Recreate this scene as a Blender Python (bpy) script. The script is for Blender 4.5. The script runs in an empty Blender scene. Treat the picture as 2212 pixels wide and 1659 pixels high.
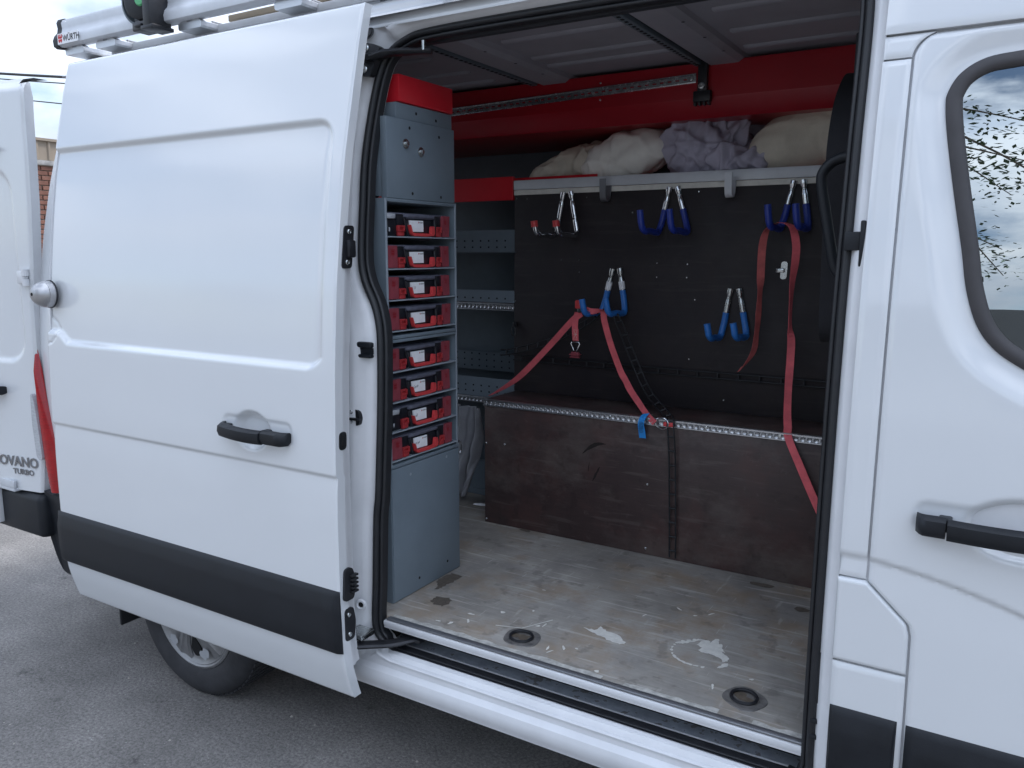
import bpy, bmesh, math, random
import numpy as np
from mathutils import Vector, Matrix, noise as mnoise
random.seed(4)
rad = math.radians
SC = bpy.context.scene
COL = SC.collection

# ------------------------------------------------------------------ camera
CAM_POS = Vector((0.0, -1.786, 1.70))
cam_d = bpy.data.cameras.new('camera'); cam = bpy.data.objects.new('camera', cam_d); COL.objects.link(cam)
Rm = Matrix(((0.85458723, -0.08513524, 0.51228181), (0.51930408, 0.13632934, -0.84364541), (0.00198491, 0.98699863, 0.16071639)))
cam.matrix_world = Matrix.Translation(CAM_POS) @ Rm.to_4x4()
cam_d.sensor_fit = 'HORIZONTAL'; cam_d.sensor_width = 36.0; cam_d.lens = 36.0 * 1742.0 / 2212.0
cam_d.clip_start = 0.05; cam_d.clip_end = 2000
SC.camera = cam

# ------------------------------------------------------------------ world and sun
SUN_EL, SUN_AZ = 56.0, 48.0          # azimuth measured from +Y towards +X
W = bpy.data.worlds.new('World'); SC.world = W; W.use_nodes = True
nt = W.node_tree; nt.nodes.clear()
def N(t, **k):
    n = nt.nodes.new(t)
    for a, b in k.items(): setattr(n, a, b)
    return n
out = N('ShaderNodeOutputWorld'); bg = N('ShaderNodeBackground'); bg.inputs['Strength'].default_value = 0.10
sky = N('ShaderNodeTexSky', sky_type='NISHITA'); sky.sun_disc = False
sky.sun_elevation = rad(SUN_EL); sky.sun_rotation = rad(SUN_AZ); sky.altitude = 100; sky.air_density = 1.0; sky.dust_density = 1.2; sky.ozone_density = 1.5
tc = N('ShaderNodeTexCoord'); sep = N('ShaderNodeSeparateXYZ'); nt.links.new(tc.outputs['Generated'], sep.inputs[0])
zz = N('ShaderNodeMath', operation='MAXIMUM'); zz.inputs[1].default_value = 0.0; nt.links.new(sep.outputs['Z'], zz.inputs[0])
za = N('ShaderNodeMath', operation='ADD'); za.inputs[1].default_value = 0.16; nt.links.new(zz.outputs[0], za.inputs[0])
dx = N('ShaderNodeMath', operation='DIVIDE'); dy = N('ShaderNodeMath', operation='DIVIDE')
nt.links.new(sep.outputs['X'], dx.inputs[0]); nt.links.new(za.outputs[0], dx.inputs[1])
nt.links.new(sep.outputs['Y'], dy.inputs[0]); nt.links.new(za.outputs[0], dy.inputs[1])
cmb = N('ShaderNodeCombineXYZ'); nt.links.new(dx.outputs[0], cmb.inputs[0]); nt.links.new(dy.outputs[0], cmb.inputs[1]); cmb.inputs[2].default_value = 3.7
nz = N('ShaderNodeTexNoise'); nz.inputs['Scale'].default_value = 3.0; nz.inputs['Detail'].default_value = 7; nz.inputs['Roughness'].default_value = 0.56
cmap = N('ShaderNodeMapping'); cmap.inputs['Scale'].default_value = (1.0, 1.0, 1.9); cmap.inputs['Location'].default_value = (0.35, 5.2, 2.4); nt.links.new(tc.outputs['Generated'], cmap.inputs[0])
nt.links.new(cmap.outputs[0], nz.inputs['Vector'])
rp = N('ShaderNodeValToRGB'); rp.color_ramp.elements[0].position = 0.42; rp.color_ramp.elements[1].position = 0.55
nt.links.new(nz.outputs['Fac'], rp.inputs[0])
nz2 = N('ShaderNodeTexNoise'); nz2.inputs['Scale'].default_value = 6.5; nz2.inputs['Detail'].default_value = 5; nt.links.new(cmap.outputs[0], nz2.inputs['Vector'])
rc = N('ShaderNodeValToRGB'); rc.color_ramp.elements[0].position = 0.3; rc.color_ramp.elements[0].color = (3.5, 4.2, 5.5, 1); rc.color_ramp.elements[1].position = 0.68; rc.color_ramp.elements[1].color = (6.7, 7.2, 8.1, 1)
nt.links.new(nz2.outputs['Fac'], rc.inputs[0])
# cloud layer brightens towards the zenith as a real overcast does
gz = N('ShaderNodeMapRange'); gz.inputs['To Min'].default_value = 0.58; gz.inputs['To Max'].default_value = 2.7; nt.links.new(zz.outputs[0], gz.inputs['Value'])
gm_ = N('ShaderNodeMixRGB', blend_type='MULTIPLY'); gm_.inputs[0].default_value = 1.0; nt.links.new(rc.outputs[0], gm_.inputs[1]); nt.links.new(gz.outputs[0], gm_.inputs[2])
mx = N('ShaderNodeMixRGB'); nt.links.new(rp.outputs[0], mx.inputs[0]); nt.links.new(sky.outputs[0], mx.inputs[1]); nt.links.new(gm_.outputs[0], mx.inputs[2])
nt.links.new(mx.outputs[0], bg.inputs['Color']); nt.links.new(bg.outputs[0], out.inputs[0])

sl = bpy.data.lights.new('sun', 'SUN'); sl.energy = 1.3; sl.angle = rad(12); sl.color = (1.0, 0.95, 0.88)
so = bpy.data.objects.new('sun', sl); COL.objects.link(so)
sd = Vector((math.sin(rad(SUN_AZ)) * math.cos(rad(SUN_EL)), math.cos(rad(SUN_AZ)) * math.cos(rad(SUN_EL)), math.sin(rad(SUN_EL))))
so.rotation_euler = sd.to_track_quat('Z', 'Y').to_euler(); so.location = sd * 30

SC.view_settings.view_transform = 'Standard'; SC.view_settings.look = 'None'; SC.view_settings.gamma = 1.0
SC.view_settings.exposure = 1.06
SC.render.engine = 'CYCLES'
SC.cycles.max_bounces = 8; SC.cycles.diffuse_bounces = 5; SC.cycles.glossy_bounces = 4; SC.cycles.transparent_max_bounces = 8

# ------------------------------------------------------------------ materials
MATS = {}
def mat(name, col, rough=0.5, metal=0.0, var=0.0, vscale=6.0, bump=0.0, bscale=60.0, coat=0.0, spec=0.5, trans=0.0, stretch=None, col2=None, rvar=0.0):
    m = bpy.data.materials.new(name); m.use_nodes = True
    t = m.node_tree; b = t.nodes['Principled BSDF']
    b.inputs['Roughness'].default_value = rough; b.inputs['Metallic'].default_value = metal
    b.inputs['Coat Weight'].default_value = coat; b.inputs['Coat Roughness'].default_value = 0.08
    b.inputs['Specular IOR Level'].default_value = spec; b.inputs['Transmission Weight'].default_value = trans
    b.inputs['Base Color'].default_value = (*col, 1)
    if var > 0 or bump > 0 or rvar > 0:
        c = t.nodes.new('ShaderNodeTexCoord'); mp = t.nodes.new('ShaderNodeMapping'); t.links.new(c.outputs['Object'], mp.inputs[0])
        if stretch: mp.inputs['Scale'].default_value = stretch
    if var > 0 or rvar > 0:
        n = t.nodes.new('ShaderNodeTexNoise'); n.inputs['Scale'].default_value = vscale; n.inputs['Detail'].default_value = 6; n.inputs['Roughness'].default_value = 0.62
        t.links.new(mp.outputs[0], n.inputs['Vector'])
        if var > 0:
            r = t.nodes.new('ShaderNodeValToRGB'); r.color_ramp.elements[0].position = 0.28; r.color_ramp.elements[1].position = 0.72
            c2 = col2 if col2 else tuple(min(1, k * (1 + var)) for k in col)
            c1 = tuple(k * (1 - var) for k in col) if not col2 else col
            r.color_ramp.elements[0].color = (*c1, 1); r.color_ramp.elements[1].color = (*c2, 1)
            t.links.new(n.outputs['Fac'], r.inputs[0]); t.links.new(r.outputs[0], b.inputs['Base Color'])
        if rvar > 0:
            mr = t.nodes.new('ShaderNodeMapRange'); mr.inputs['To Min'].default_value = max(0.02, rough - rvar); mr.inputs['To Max'].default_value = min(1, rough + rvar)
            t.links.new(n.outputs['Fac'], mr.inputs['Value']); t.links.new(mr.outputs[0], b.inputs['Roughness'])
    if bump > 0:
        n2 = t.nodes.new('ShaderNodeTexNoise'); n2.inputs['Scale'].default_value = bscale; n2.inputs['Detail'].default_value = 4
        t.links.new(mp.outputs[0], n2.inputs['Vector'])
        bp = t.nodes.new('ShaderNodeBump'); bp.inputs['Strength'].default_value = bump; bp.inputs['Distance'].default_value = 0.004
        t.links.new(n2.outputs['Fac'], bp.inputs['Height']); t.links.new(bp.outputs[0], b.inputs['Normal'])
    MATS[name] = m
    return m
def chips(name, col, thr, amt, sc=60, sc2=7):
    t = MATS[name].node_tree; b = t.nodes['Principled BSDF']; src = b.inputs['Base Color'].links[0].from_socket
    c = t.nodes.new('ShaderNodeTexCoord'); n = t.nodes.new('ShaderNodeTexNoise'); n.inputs['Scale'].default_value = sc; n.inputs['Detail'].default_value = 3; n2 = t.nodes.new('ShaderNodeTexNoise'); n2.inputs['Scale'].default_value = sc2; n2.inputs['Detail'].default_value = 5; n2.inputs['Roughness'].default_value = .7
    for q in (n, n2): t.links.new(c.outputs['Object'], q.inputs['Vector'])
    ad = t.nodes.new('ShaderNodeMath'); ad.operation = 'MULTIPLY_ADD'; ad.inputs[1].default_value = 0.6; t.links.new(n2.outputs['Fac'], ad.inputs[0]); t.links.new(n.outputs['Fac'], ad.inputs[2])
    r = t.nodes.new('ShaderNodeValToRGB'); r.color_ramp.elements[0].position = thr; r.color_ramp.elements[1].position = thr + .03; r.color_ramp.elements[1].color = (amt, amt, amt, 1); t.links.new(ad.outputs[0], r.inputs[0])
    x = t.nodes.new('ShaderNodeMixRGB'); t.links.new(r.outputs[0], x.inputs[0]); t.links.new(src, x.inputs[1]); x.inputs[2].default_value = (*col, 1); t.links.new(x.outputs[0], b.inputs['Base Color'])
def tree_of(m): return m.node_tree, m.node_tree.nodes['Principled BSDF']

mat('white_paint', (0.66, 0.68, 0.70), 0.26, var=0.02, vscale=1.2, coat=1.0, rvar=0.015)
mat('white_inner', (0.66, 0.67, 0.69), 0.38, var=0.06, vscale=9, coat=0.3, rvar=0.08)
mat('black_trim', (0.013, 0.015, 0.019), 0.46, var=0.2, vscale=14, bump=0.12, bscale=500, rvar=0.1, spec=0.3)
mat('black_rubber', (0.013, 0.014, 0.017), 0.5, var=0.25, vscale=30, rvar=0.1)
mat('black_metal', (0.02, 0.021, 0.025), 0.38, metal=0.3, var=0.2, vscale=30)
mat('window_rubber', (0.045, 0.042, 0.045), 0.62, var=0.12, vscale=20)
mat('grey_step', (0.30, 0.33, 0.37), 0.45, var=0.3, vscale=25)
mat('steel_grey', (0.165, 0.205, 0.24), 0.42, var=0.08, vscale=8, rvar=0.08, bump=0.05, bscale=300)
mat('steel_edge', (0.27, 0.31, 0.35), 0.4, var=0.1, vscale=20)
mat('steel_dark', (0.11, 0.14, 0.165), 0.5, var=0.12, vscale=8)
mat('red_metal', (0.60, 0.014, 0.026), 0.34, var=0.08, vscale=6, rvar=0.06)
mat('red_metal_shaded', (0.30, 0.006, 0.014), 0.3, var=0.08, vscale=6, rvar=0.06)  # same red as the shelf end, darkened to put ceiling shade into the colour
mat('red_plastic', (0.60, 0.055, 0.06), 0.42, var=0.14, vscale=40)
mat('red_latch', (0.40, 0.035, 0.04), 0.45, var=.15, vscale=40)
mat('red_dusty', (0.25, 0.042, 0.058), 0.6, var=0.2, vscale=50)
mat('red_dark', (0.22, 0.005, 0.012), 0.5)
mat('case_black', (0.010, 0.011, 0.016), 0.35, var=0.3, vscale=40, rvar=0.12)
mat('case_lid', (0.12, 0.125, 0.165), 0.42, var=0.3, vscale=40, rvar=0.12)
mat('paper', (0.85, 0.86, 0.88), 0.7, var=0.05, vscale=60)
mat('ink', (0.01, 0.01, 0.015), 0.7)
mat('logo_red', (0.55, 0.012, 0.02), 0.5)
mat('chrome', (0.62, 0.63, 0.65), 0.16, metal=1.0, var=0.08, vscale=40)
mat('badge_chrome', (0.30, 0.31, 0.33), 0.18, metal=1.0)
mat('zinc', (0.50, 0.52, 0.52), 0.26, metal=1.0, var=0.14, vscale=60, rvar=0.08)
mat('aluminium', (0.56, 0.57, 0.59), 0.38, metal=1.0, var=0.10, vscale=30, stretch=(0.15, 2, 2), rvar=0.08)
mat('aluminium_dark', (0.30, 0.31, 0.33), 0.45, metal=0.9, var=0.1, vscale=20)
mat('alu_painted', (0.56, 0.58, 0.61), 0.45, metal=0.15, var=0.08, vscale=12)
mat('cream_strip', (0.68, 0.66, 0.60), 0.55, var=0.1, vscale=30)
mat('blue_sleeve', (0.03, 0.18, 0.55), 0.38, var=0.15, vscale=60)
mat('blue_sleeve_dark', (0.02, 0.045, 0.30), 0.36, var=0.15, vscale=60)
mat('blue_tag', (0.02, 0.27, 0.72), 0.6)
mat('webbing_red', (0.70, 0.125, 0.145), 0.75, var=0.18, vscale=26, bump=0.25, bscale=420)
mat('webbing_old', (0.50, 0.115, 0.11), 0.8, var=0.25, vscale=22, bump=0.25, bscale=420)
mat('cloth_cream', (0.62, 0.57, 0.48), 0.9, var=0.12, vscale=12, bump=0.3, bscale=300)
mat('cloth_white', (0.80, 0.78, 0.73), 0.9, var=0.10, vscale=10, bump=0.3, bscale=300)
mat('cloth_lilac', (0.42, 0.40, 0.49), 0.9, var=0.12, vscale=12, bump=0.3, bscale=300)
mat('cloth_grey', (0.34, 0.345, 0.37), 0.9, var=0.14, vscale=14, bump=0.3, bscale=400)
mat('black_fabric', (0.012, 0.012, 0.016), 0.85, bump=0.2, bscale=300)
mat('ceiling_paint', (0.29, 0.285, 0.32), 0.5, var=0.08, vscale=7)
mat('dark_inside', (0.02, 0.022, 0.028), 0.7)
mat('black_hole', (0.004, 0.004, 0.005), 0.9)
mat('red_lens', (0.34, 0.004, 0.008), 0.2, coat=0.3, var=0.25, vscale=35, stretch=(1, 1, 6))
mat('clear_lens', (0.42, 0.44, 0.47), 0.12, coat=0.6, var=0.2, vscale=50, stretch=(1, 1, 5))
mat('silver_cover', (0.27, 0.27, 0.275), 0.42, metal=0.55, var=0.14, vscale=30, rvar=0.1)
mat('silver_lock', (0.42, 0.42, 0.43), 0.34, metal=0.75, var=0.06, vscale=40)
mat('scuff', (0.36, 0.37, 0.39), 0.6)
mat('green_plastic', (0.10, 0.42, 0.18), 0.4)
mat('plank_wood', (0.20, 0.16, 0.11), 0.8, var=0.3, vscale=20, stretch=(0.1, 1, 1))
mat('solar_dark', (0.05, 0.06, 0.085), 0.35)
mat('brick', (0.13, 0.058, 0.042), 0.9, var=0.4, vscale=3.1, bump=0.4, bscale=40, col2=(0.26, 0.125, 0.09))
mat('mortar', (0.36, 0.33, 0.29), 0.95, var=0.2, vscale=12)
mat('stone_cap', (0.33, 0.32, 0.31), 0.9, var=0.4, vscale=9, bump=0.6, bscale=14)
mat('cladding', (0.30, 0.245, 0.19), 0.6, var=0.06, vscale=4)
mat('roof_tile', (0.022, 0.024, 0.028), 0.8, var=0.2, vscale=6)
mat('render_wall', (0.52, 0.50, 0.46), 0.9, var=0.1, vscale=2)
mat('bark', (0.075, 0.055, 0.04), 0.95, var=0.3, vscale=10, bump=0.8, bscale=20)
mat('leaf', (0.035, 0.075, 0.022), 0.6, var=0.4, vscale=1.2)
mat('cable_black', (0.01, 0.01, 0.012), 0.6)
mat('paint_spill', (0.72, 0.71, 0.66), 0.6, var=0.12, vscale=60)
mat('dark_stain', (0.11, 0.092, 0.075), 0.55, var=0.3, vscale=60)
mat('tie_down', (0.08, 0.077, 0.075), 0.55, var=0.5, vscale=40, bump=.4, bscale=90, col2=(0.21, 0.20, 0.19))
mat('tie_dirt', (0.10, 0.08, 0.06), 0.9, var=0.4, vscale=60)
mat('gouge_dark', (0.016, 0.011, 0.010), 0.8, var=.3, vscale=80)
mat('old_paint', (0.46, 0.45, 0.42), 0.7, var=.35, vscale=50)
mat('loose_grit', (0.30, 0.28, 0.25), 0.9, var=.6, vscale=3)
mat('rust_mark', (0.14, 0.07, 0.03), 0.9, var=0.3, vscale=80)
mat('yellow_plastic', (0.6, 0.45, 0.05), 0.4)

chips('white_inner', (0.30, 0.27, 0.23), 1.055, .55)
chips('steel_grey', (0.42, 0.44, 0.46), 1.0, .5, 90, 5)
chips('steel_dark', (0.3, 0.32, 0.34), 1.0, .4, 90, 5)
chips('grey_step', (0.10, 0.08, 0.06), .90, .7, 50, 9)
chips('black_trim', (0.10, 0.10, 0.105), 1.0, .5, 120, 6)
# tyre with radial wear
mat('tyre', (0.016, 0.017, 0.020), 0.72, var=0.5, vscale=10, bump=0.3, bscale=60, col2=(0.038, 0.038, 0.043))

# asphalt: aggregate speckle, oil spots, light grit
def asphalt():
    m = bpy.data.materials.new('asphalt'); m.use_nodes = True; MATS['asphalt'] = m; t, b = tree_of(m)
    c = t.nodes.new('ShaderNodeTexCoord')
    def nz(s, d=4, r=0.6):
        n = t.nodes.new('ShaderNodeTexNoise'); n.inputs['Scale'].default_value = s; n.inputs['Detail'].default_value = d; n.inputs['Roughness'].default_value = r; t.links.new(c.outputs['Object'], n.inputs['Vector']); return n
    def ramp(src, p0, c0, p1, c1):
        r = t.nodes.new('ShaderNodeValToRGB'); e = r.color_ramp.elements; e[0].position = p0; e[0].color = (*c0, 1); e[1].position = p1; e[1].color = (*c1, 1); t.links.new(src, r.inputs[0]); return r
    def mixc(kind, f, a, bb):
        x = t.nodes.new('ShaderNodeMixRGB'); x.blend_type = kind
        if isinstance(f, float): x.inputs[0].default_value = f
        else: t.links.new(f, x.inputs[0])
        t.links.new(a, x.inputs[1]); t.links.new(bb, x.inputs[2]); return x
    big = ramp(nz(1.3, 7, 0.68).outputs['Fac'], 0.34, (0.125, 0.120, 0.116), 0.68, (0.245, 0.235, 0.225))
    fine = ramp(nz(85, 4, 0.8).outputs['Fac'], 0.30, (0.30, 0.30, 0.31), 0.72, (1.75, 1.72, 1.68))
    a = mixc('MULTIPLY', 0.85, big.outputs[0], fine.outputs[0])
    v = t.nodes.new('ShaderNodeTexVoronoi'); v.inputs['Scale'].default_value = 55; t.links.new(c.outputs['Object'], v.inputs['Vector'])
    grit = ramp(v.outputs['Distance'], 0.05, (1, 1, 1), 0.16, (0, 0, 0))
    g2 = ramp(nz(12, 2).outputs['Fac'], 0.55, (0, 0, 0), 0.63, (1, 1, 1))
    gm = mixc('MULTIPLY', 1.0, grit.outputs[0], g2.outputs[0])
    lt = t.nodes.new('ShaderNodeRGB'); lt.outputs[0].default_value = (0.45, 0.44, 0.43, 1)
    b2 = mixc('MIX', gm.outputs[0], a.outputs[0], lt.outputs[0])
    oil = ramp(nz(3.6, 6, 0.7).outputs['Fac'], 0.635, (0, 0, 0), 0.70, (0.8, 0.8, 0.8))
    dk = t.nodes.new('ShaderNodeRGB'); dk.outputs[0].default_value = (0.06, 0.058, 0.056, 1)
    om = mixc('MIX', oil.outputs[0], b2.outputs[0], dk.outputs[0])
    t.links.new(om.outputs[0], b.inputs['Base Color']); b.inputs['Roughness'].default_value = 0.85
    bp = t.nodes.new('ShaderNodeBump'); bp.inputs['Strength'].default_value = 0.7; bp.inputs['Distance'].default_value = 0.006
    t.links.new(nz(120, 4, 0.7).outputs['Fac'], bp.inputs['Height']); t.links.new(bp.outputs[0], b.inputs['Normal'])
asphalt()

# worn phenolic plywood (floor: grey; panels: dark brown) with grain and scratches
def plywood(name, c0, c1, tint, tint_amt, scr_col, scr_amt, rough, grain=(0.5, 9, 9), dust=None):
    m = bpy.data.materials.new(name); m.use_nodes = True; MATS[name] = m; t, b = tree_of(m)
    c = t.nodes.new('ShaderNodeTexCoord')
    def nz(s, d=5, r=0.6, sc=None, rot=None):
        mp = t.nodes.new('ShaderNodeMapping'); t.links.new(c.outputs['Object'], mp.inputs[0])
        if sc: mp.inputs['Scale'].default_value = sc
        if rot: mp.inputs['Rotation'].default_value = rot
        n = t.nodes.new('ShaderNodeTexNoise'); n.inputs['Scale'].default_value = s; n.inputs['Detail'].default_value = d; n.inputs['Roughness'].default_value = r
        t.links.new(mp.outputs[0], n.inputs['Vector']); return n.outputs['Fac']
    def ramp(src, p0, k0, p1, k1):
        r = t.nodes.new('ShaderNodeValToRGB'); e = r.color_ramp.elements; e[0].position = p0; e[0].color = (*k0, 1); e[1].position = p1; e[1].color = (*k1, 1); t.links.new(src, r.inputs[0]); return r.outputs[0]
    def mixc(kind, f, a, bb):
        x = t.nodes.new('ShaderNodeMixRGB'); x.blend_type = kind
        if isinstance(f, float): x.inputs[0].default_value = f
        else: t.links.new(f, x.inputs[0])
        if isinstance(a, tuple): x.inputs[1].default_value = (*a, 1)
        else: t.links.new(a, x.inputs[1])
        if isinstance(bb, tuple): x.inputs[2].default_value = (*bb, 1)
        else: t.links.new(bb, x.inputs[2])
        return x.outputs[0]
    base = ramp(nz(2.2, 7, 0.65), 0.3, c0, 0.72, c1)
    gr = ramp(nz(14, 6, 0.7, grain), 0.3, (0.87, 0.87, 0.87), 0.7, (1.12, 1.12, 1.12))
    k = mixc('MULTIPLY', 1.0, base, gr)
    tm = ramp(nz(4.2, 6, 0.7), 0.48, (0, 0, 0), 0.66, (tint_amt,) * 3)
    k = mixc('MIX', tm, k, tint)
    if dust:
        dm = ramp(nz(2.6, 7, 0.72, (1, 1, 1.6)), 0.48, (0, 0, 0), 0.72, (dust[1],) * 3)
        k = mixc('MIX', dm, k, dust[0])
    for i, (rz, th) in enumerate(((0.5, 0.735), (-0.9, 0.75), (1.35, 0.74))):
        sm = ramp(nz(9, 2, 0.5, (22, 0.8, 22) if i != 1 else (0.8, 22, 22), (0.3 * i, 0.2 * i, rz)), th, (0, 0, 0), th + 0.03, (scr_amt,) * 3)
        k = mixc('MIX', sm, k, scr_col)
    for (sc_, rot_, th, am) in (((1.2, 16, 16), (.1, .2, .22), .60, .28), ((9, 2, 9), (.3, .4, -.9), .66, .22), ((5, 5, 5), (0, 0, 0), .60, .35)):
        sm2 = ramp(nz(3.0, 3, 0.55, sc_, rot_), th, (0, 0, 0), th + .06, (am * scr_amt * 1.6,) * 3)
        k = mixc('MIX', sm2, k, scr_col if sc_ != (5, 5, 5) else tuple(q * .45 for q in c0))
    t.links.new(k, b.inputs['Base Color'])
    rr = t.nodes.new('ShaderNodeMapRange'); rr.inputs['To Min'].default_value = rough - 0.12; rr.inputs['To Max'].default_value = rough + 0.15
    t.links.new(nz(5, 6, 0.7), rr.inputs['Value']); t.links.new(rr.outputs[0], b.inputs['Roughness'])
    bp = t.nodes.new('ShaderNodeBump'); bp.inputs['Strength'].default_value = 0.15; bp.inputs['Distance'].default_value = 0.003
    t.links.new(nz(16, 6, 0.7, grain), bp.inputs['Height']); t.links.new(bp.outputs[0], b.inputs['Normal'])
plywood('floor_ply', (0.195, 0.180, 0.160), (0.44, 0.418, 0.385), (0.28, 0.205, 0.135), 0.75, (0.68, 0.65, 0.60), 0.6, 0.5, dust=((0.15, 0.148, 0.15), 0.6))
plywood('dark_ply', (0.036, 0.022, 0.022), (0.068, 0.043, 0.041), (0.085, 0.038, 0.034), 0.6, (0.16, 0.135, 0.12), 0.5, 0.42, (0.6, 8, 8), dust=((0.15, 0.13, 0.115), 0.6))
plywood('dark_ply_wall', (0.011, 0.008, 0.011), (0.019, 0.014, 0.017), (0.026, 0.017, 0.016), 0.5, (0.06, 0.053, 0.05), 0.35, 0.6, (0.6, 8, 8), dust=((0.036, 0.032, 0.031), 0.4))

# tinted cab glass: dark see-through pane with a mirror-like skin
def glass():
    m = bpy.data.materials.new('cab_glass'); m.use_nodes = True; MATS['cab_glass'] = m; t = m.node_tree; t.nodes.clear()
    o = t.nodes.new('ShaderNodeOutputMaterial'); g = t.nodes.new('ShaderNodeBsdfGlossy'); g.inputs['Roughness'].default_value = 0.0; g.inputs['Color'].default_value = (0.93, 0.98, 0.96, 1)
    tr = t.nodes.new('ShaderNodeBsdfTransparent'); tr.inputs['Color'].default_value = (0.22, 0.26, 0.26, 1)
    f = t.nodes.new('ShaderNodeLayerWeight'); f.inputs['Blend'].default_value = 0.5
    mr = t.nodes.new('ShaderNodeMapRange'); mr.inputs['To Min'].default_value = 0.36; mr.inputs['To Max'].default_value = 0.95
    t.links.new(f.outputs['Fresnel'], mr.inputs['Value'])
    x = t.nodes.new('ShaderNodeMixShader'); t.links.new(mr.outputs[0], x.inputs[0]); t.links.new(tr.outputs[0], x.inputs[1]); t.links.new(g.outputs[0], x.inputs[2]); t.links.new(x.outputs[0], o.inputs[0])
glass()

# ------------------------------------------------------------------ mesh helpers (world coordinates everywhere)
WLOC = {}
def link(o, parent=None):
    COL.objects.link(o)
    if parent is not None: o.parent = parent
def thing(name, label, cat, loc=(0, 0, 0), group=None):
    o = bpy.data.objects.new(name, None); COL.objects.link(o); o.location = loc; o.empty_display_size = 0.1
    WLOC[o] = Vector(loc); o['label'] = label; o['category'] = cat
    if group: o['group'] = group
    return o
class MB:
    def __init__(s): s.v = []; s.f = []
    def add(s, vs, fs):
        k = len(s.v); s.v += [tuple(p) for p in vs]; s.f += [tuple(i + k for i in f) for f in fs]; return s
    def box(s, x0, x1, y0, y1, z0, z1, bev=0.0, seg=2):
        if bev <= 0:
            vs = [(x, y, z) for x in (x0, x1) for y in (y0, y1) for z in (z0, z1)]
            return s.add(vs, [(0, 1, 3, 2), (4, 6, 7, 5), (0, 4, 5, 1), (2, 3, 7, 6), (0, 2, 6, 4), (1, 5, 7, 3)])
        bm = bmesh.new(); bmesh.ops.create_cube(bm, size=1)
        for v in bm.verts: v.co = Vector(((x0 + x1) / 2 + v.co.x * (x1 - x0), (y0 + y1) / 2 + v.co.y * (y1 - y0), (z0 + z1) / 2 + v.co.z * (z1 - z0)))
        bmesh.ops.bevel(bm, geom=bm.edges[:], offset=bev, segments=seg, affect='EDGES', profile=0.5, clamp_overlap=True)
        s.bm(bm); bm.free(); return s
    def bm(s, bm):
        bm.verts.index_update(); s.add([v.co[:] for v in bm.verts], [[v.index for v in f.verts] for f in bm.faces])
    def tube(s, pts, r, seg=12, cap=True, flat=None):
        pts = [Vector(p) for p in pts]; n = len(pts); rs = r if isinstance(r, (list, tuple)) else [r] * n
        up = Vector((0, 0, 1)); vs = []; fs = []
        prev = None
        for i, p in enumerate(pts):
            d = (pts[min(i + 1, n - 1)] - pts[max(i - 1, 0)]).normalized()
            if prev is None:
                a = d.cross(up if abs(d.z) < 0.9 else Vector((0, 1, 0))).normalized()
            else:
                a = (prev - d * prev.dot(d)).normalized()
            prev = a; b = d.cross(a)
            for k in range(seg):
                t = 2 * math.pi * k / seg
                vs.append(p + a * math.cos(t) * rs[i] + b * math.sin(t) * rs[i] * (flat if flat else 1))
        for i in range(n - 1):
            for k in range(seg): fs.append((i * seg + k, i * seg + (k + 1) % seg, (i + 1) * seg + (k + 1) % seg, (i + 1) * seg + k))
        if cap:
            fs.append(tuple(range(seg))[::-1]); fs.append(tuple((n - 1) * seg + k for k in range(seg)))
        return s.add(vs, fs)
    def prism(s, poly, fn0, fn1):
        n = len(poly); vs = [fn0(*p) for p in poly] + [fn1(*p) for p in poly]
        fs = [tuple(range(n))[::-1], tuple(range(n, 2 * n))] + [(i, (i + 1) % n, n + (i + 1) % n, n + i) for i in range(n)]
        return s.add(vs, fs)
    def extrude(s, prof, fn, ts, closed=False, caps=False):
        n = len(prof); vs = [fn(p, t) for t in ts for p in prof]; fs = []
        m = n if closed else n - 1
        for j in range(len(ts) - 1):
            for i in range(m): fs.append((j * n + i, j * n + (i + 1) % n, (j + 1) * n + (i + 1) % n, (j + 1) * n + i))
        if caps: fs += [tuple(range(n))[::-1], tuple((len(ts) - 1) * n + i for i in range(n))]
        return s.add(vs, fs)
    def lathe(s, prof, c, axis, seg=32, a0=0, a1=2 * math.pi):
        ax = Vector(axis).normalized(); u = ax.cross(Vector((0, 0, 1)) if abs(ax.z) < 0.9 else Vector((1, 0, 0))).normalized(); w = ax.cross(u); c = Vector(c)
        full = abs(a1 - a0 - 2 * math.pi) < 1e-6; ns = seg if full else seg + 1; n = len(prof); vs = []; fs = []
        for k in range(ns):
            t = a0 + (a1 - a0) * k / seg
            for (r, h) in prof: vs.append(c + ax * h + (u * math.cos(t) + w * math.sin(t)) * r)
        for k in range(seg):
            for i in range(n - 1):
                k2 = (k + 1) % ns
                fs.append((k * n + i, k2 * n + i, k2 * n + i + 1, k * n + i + 1))
        return s.add(vs, fs)
    def ribbon(s, pts, wid, th=0.0016):
        # pts: list of (point, width direction)
        vs = []; n = len(pts)
        P = [Vector(p) for p, _ in pts]
        for i, (p, wd) in enumerate(pts):
            wd = Vector(wd).normalized(); d = (P[min(i + 1, n - 1)] - P[max(i - 1, 0)]).normalized(); nn = d.cross(wd).normalized()
            for (a, b) in ((-1, -1), (1, -1), (1, 1), (-1, 1)): vs.append(P[i] + wd * a * wid / 2 + nn * b * th / 2)
        fs = [(0, 1, 2, 3), tuple((n - 1) * 4 + k for k in (3, 2, 1, 0))]
        for i in range(n - 1):
            for k in range(4): fs.append((i * 4 + k, (i + 1) * 4 + k, (i + 1) * 4 + (k + 1) % 4, i * 4 + (k + 1) % 4))
        return s.add(vs, fs)
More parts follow.
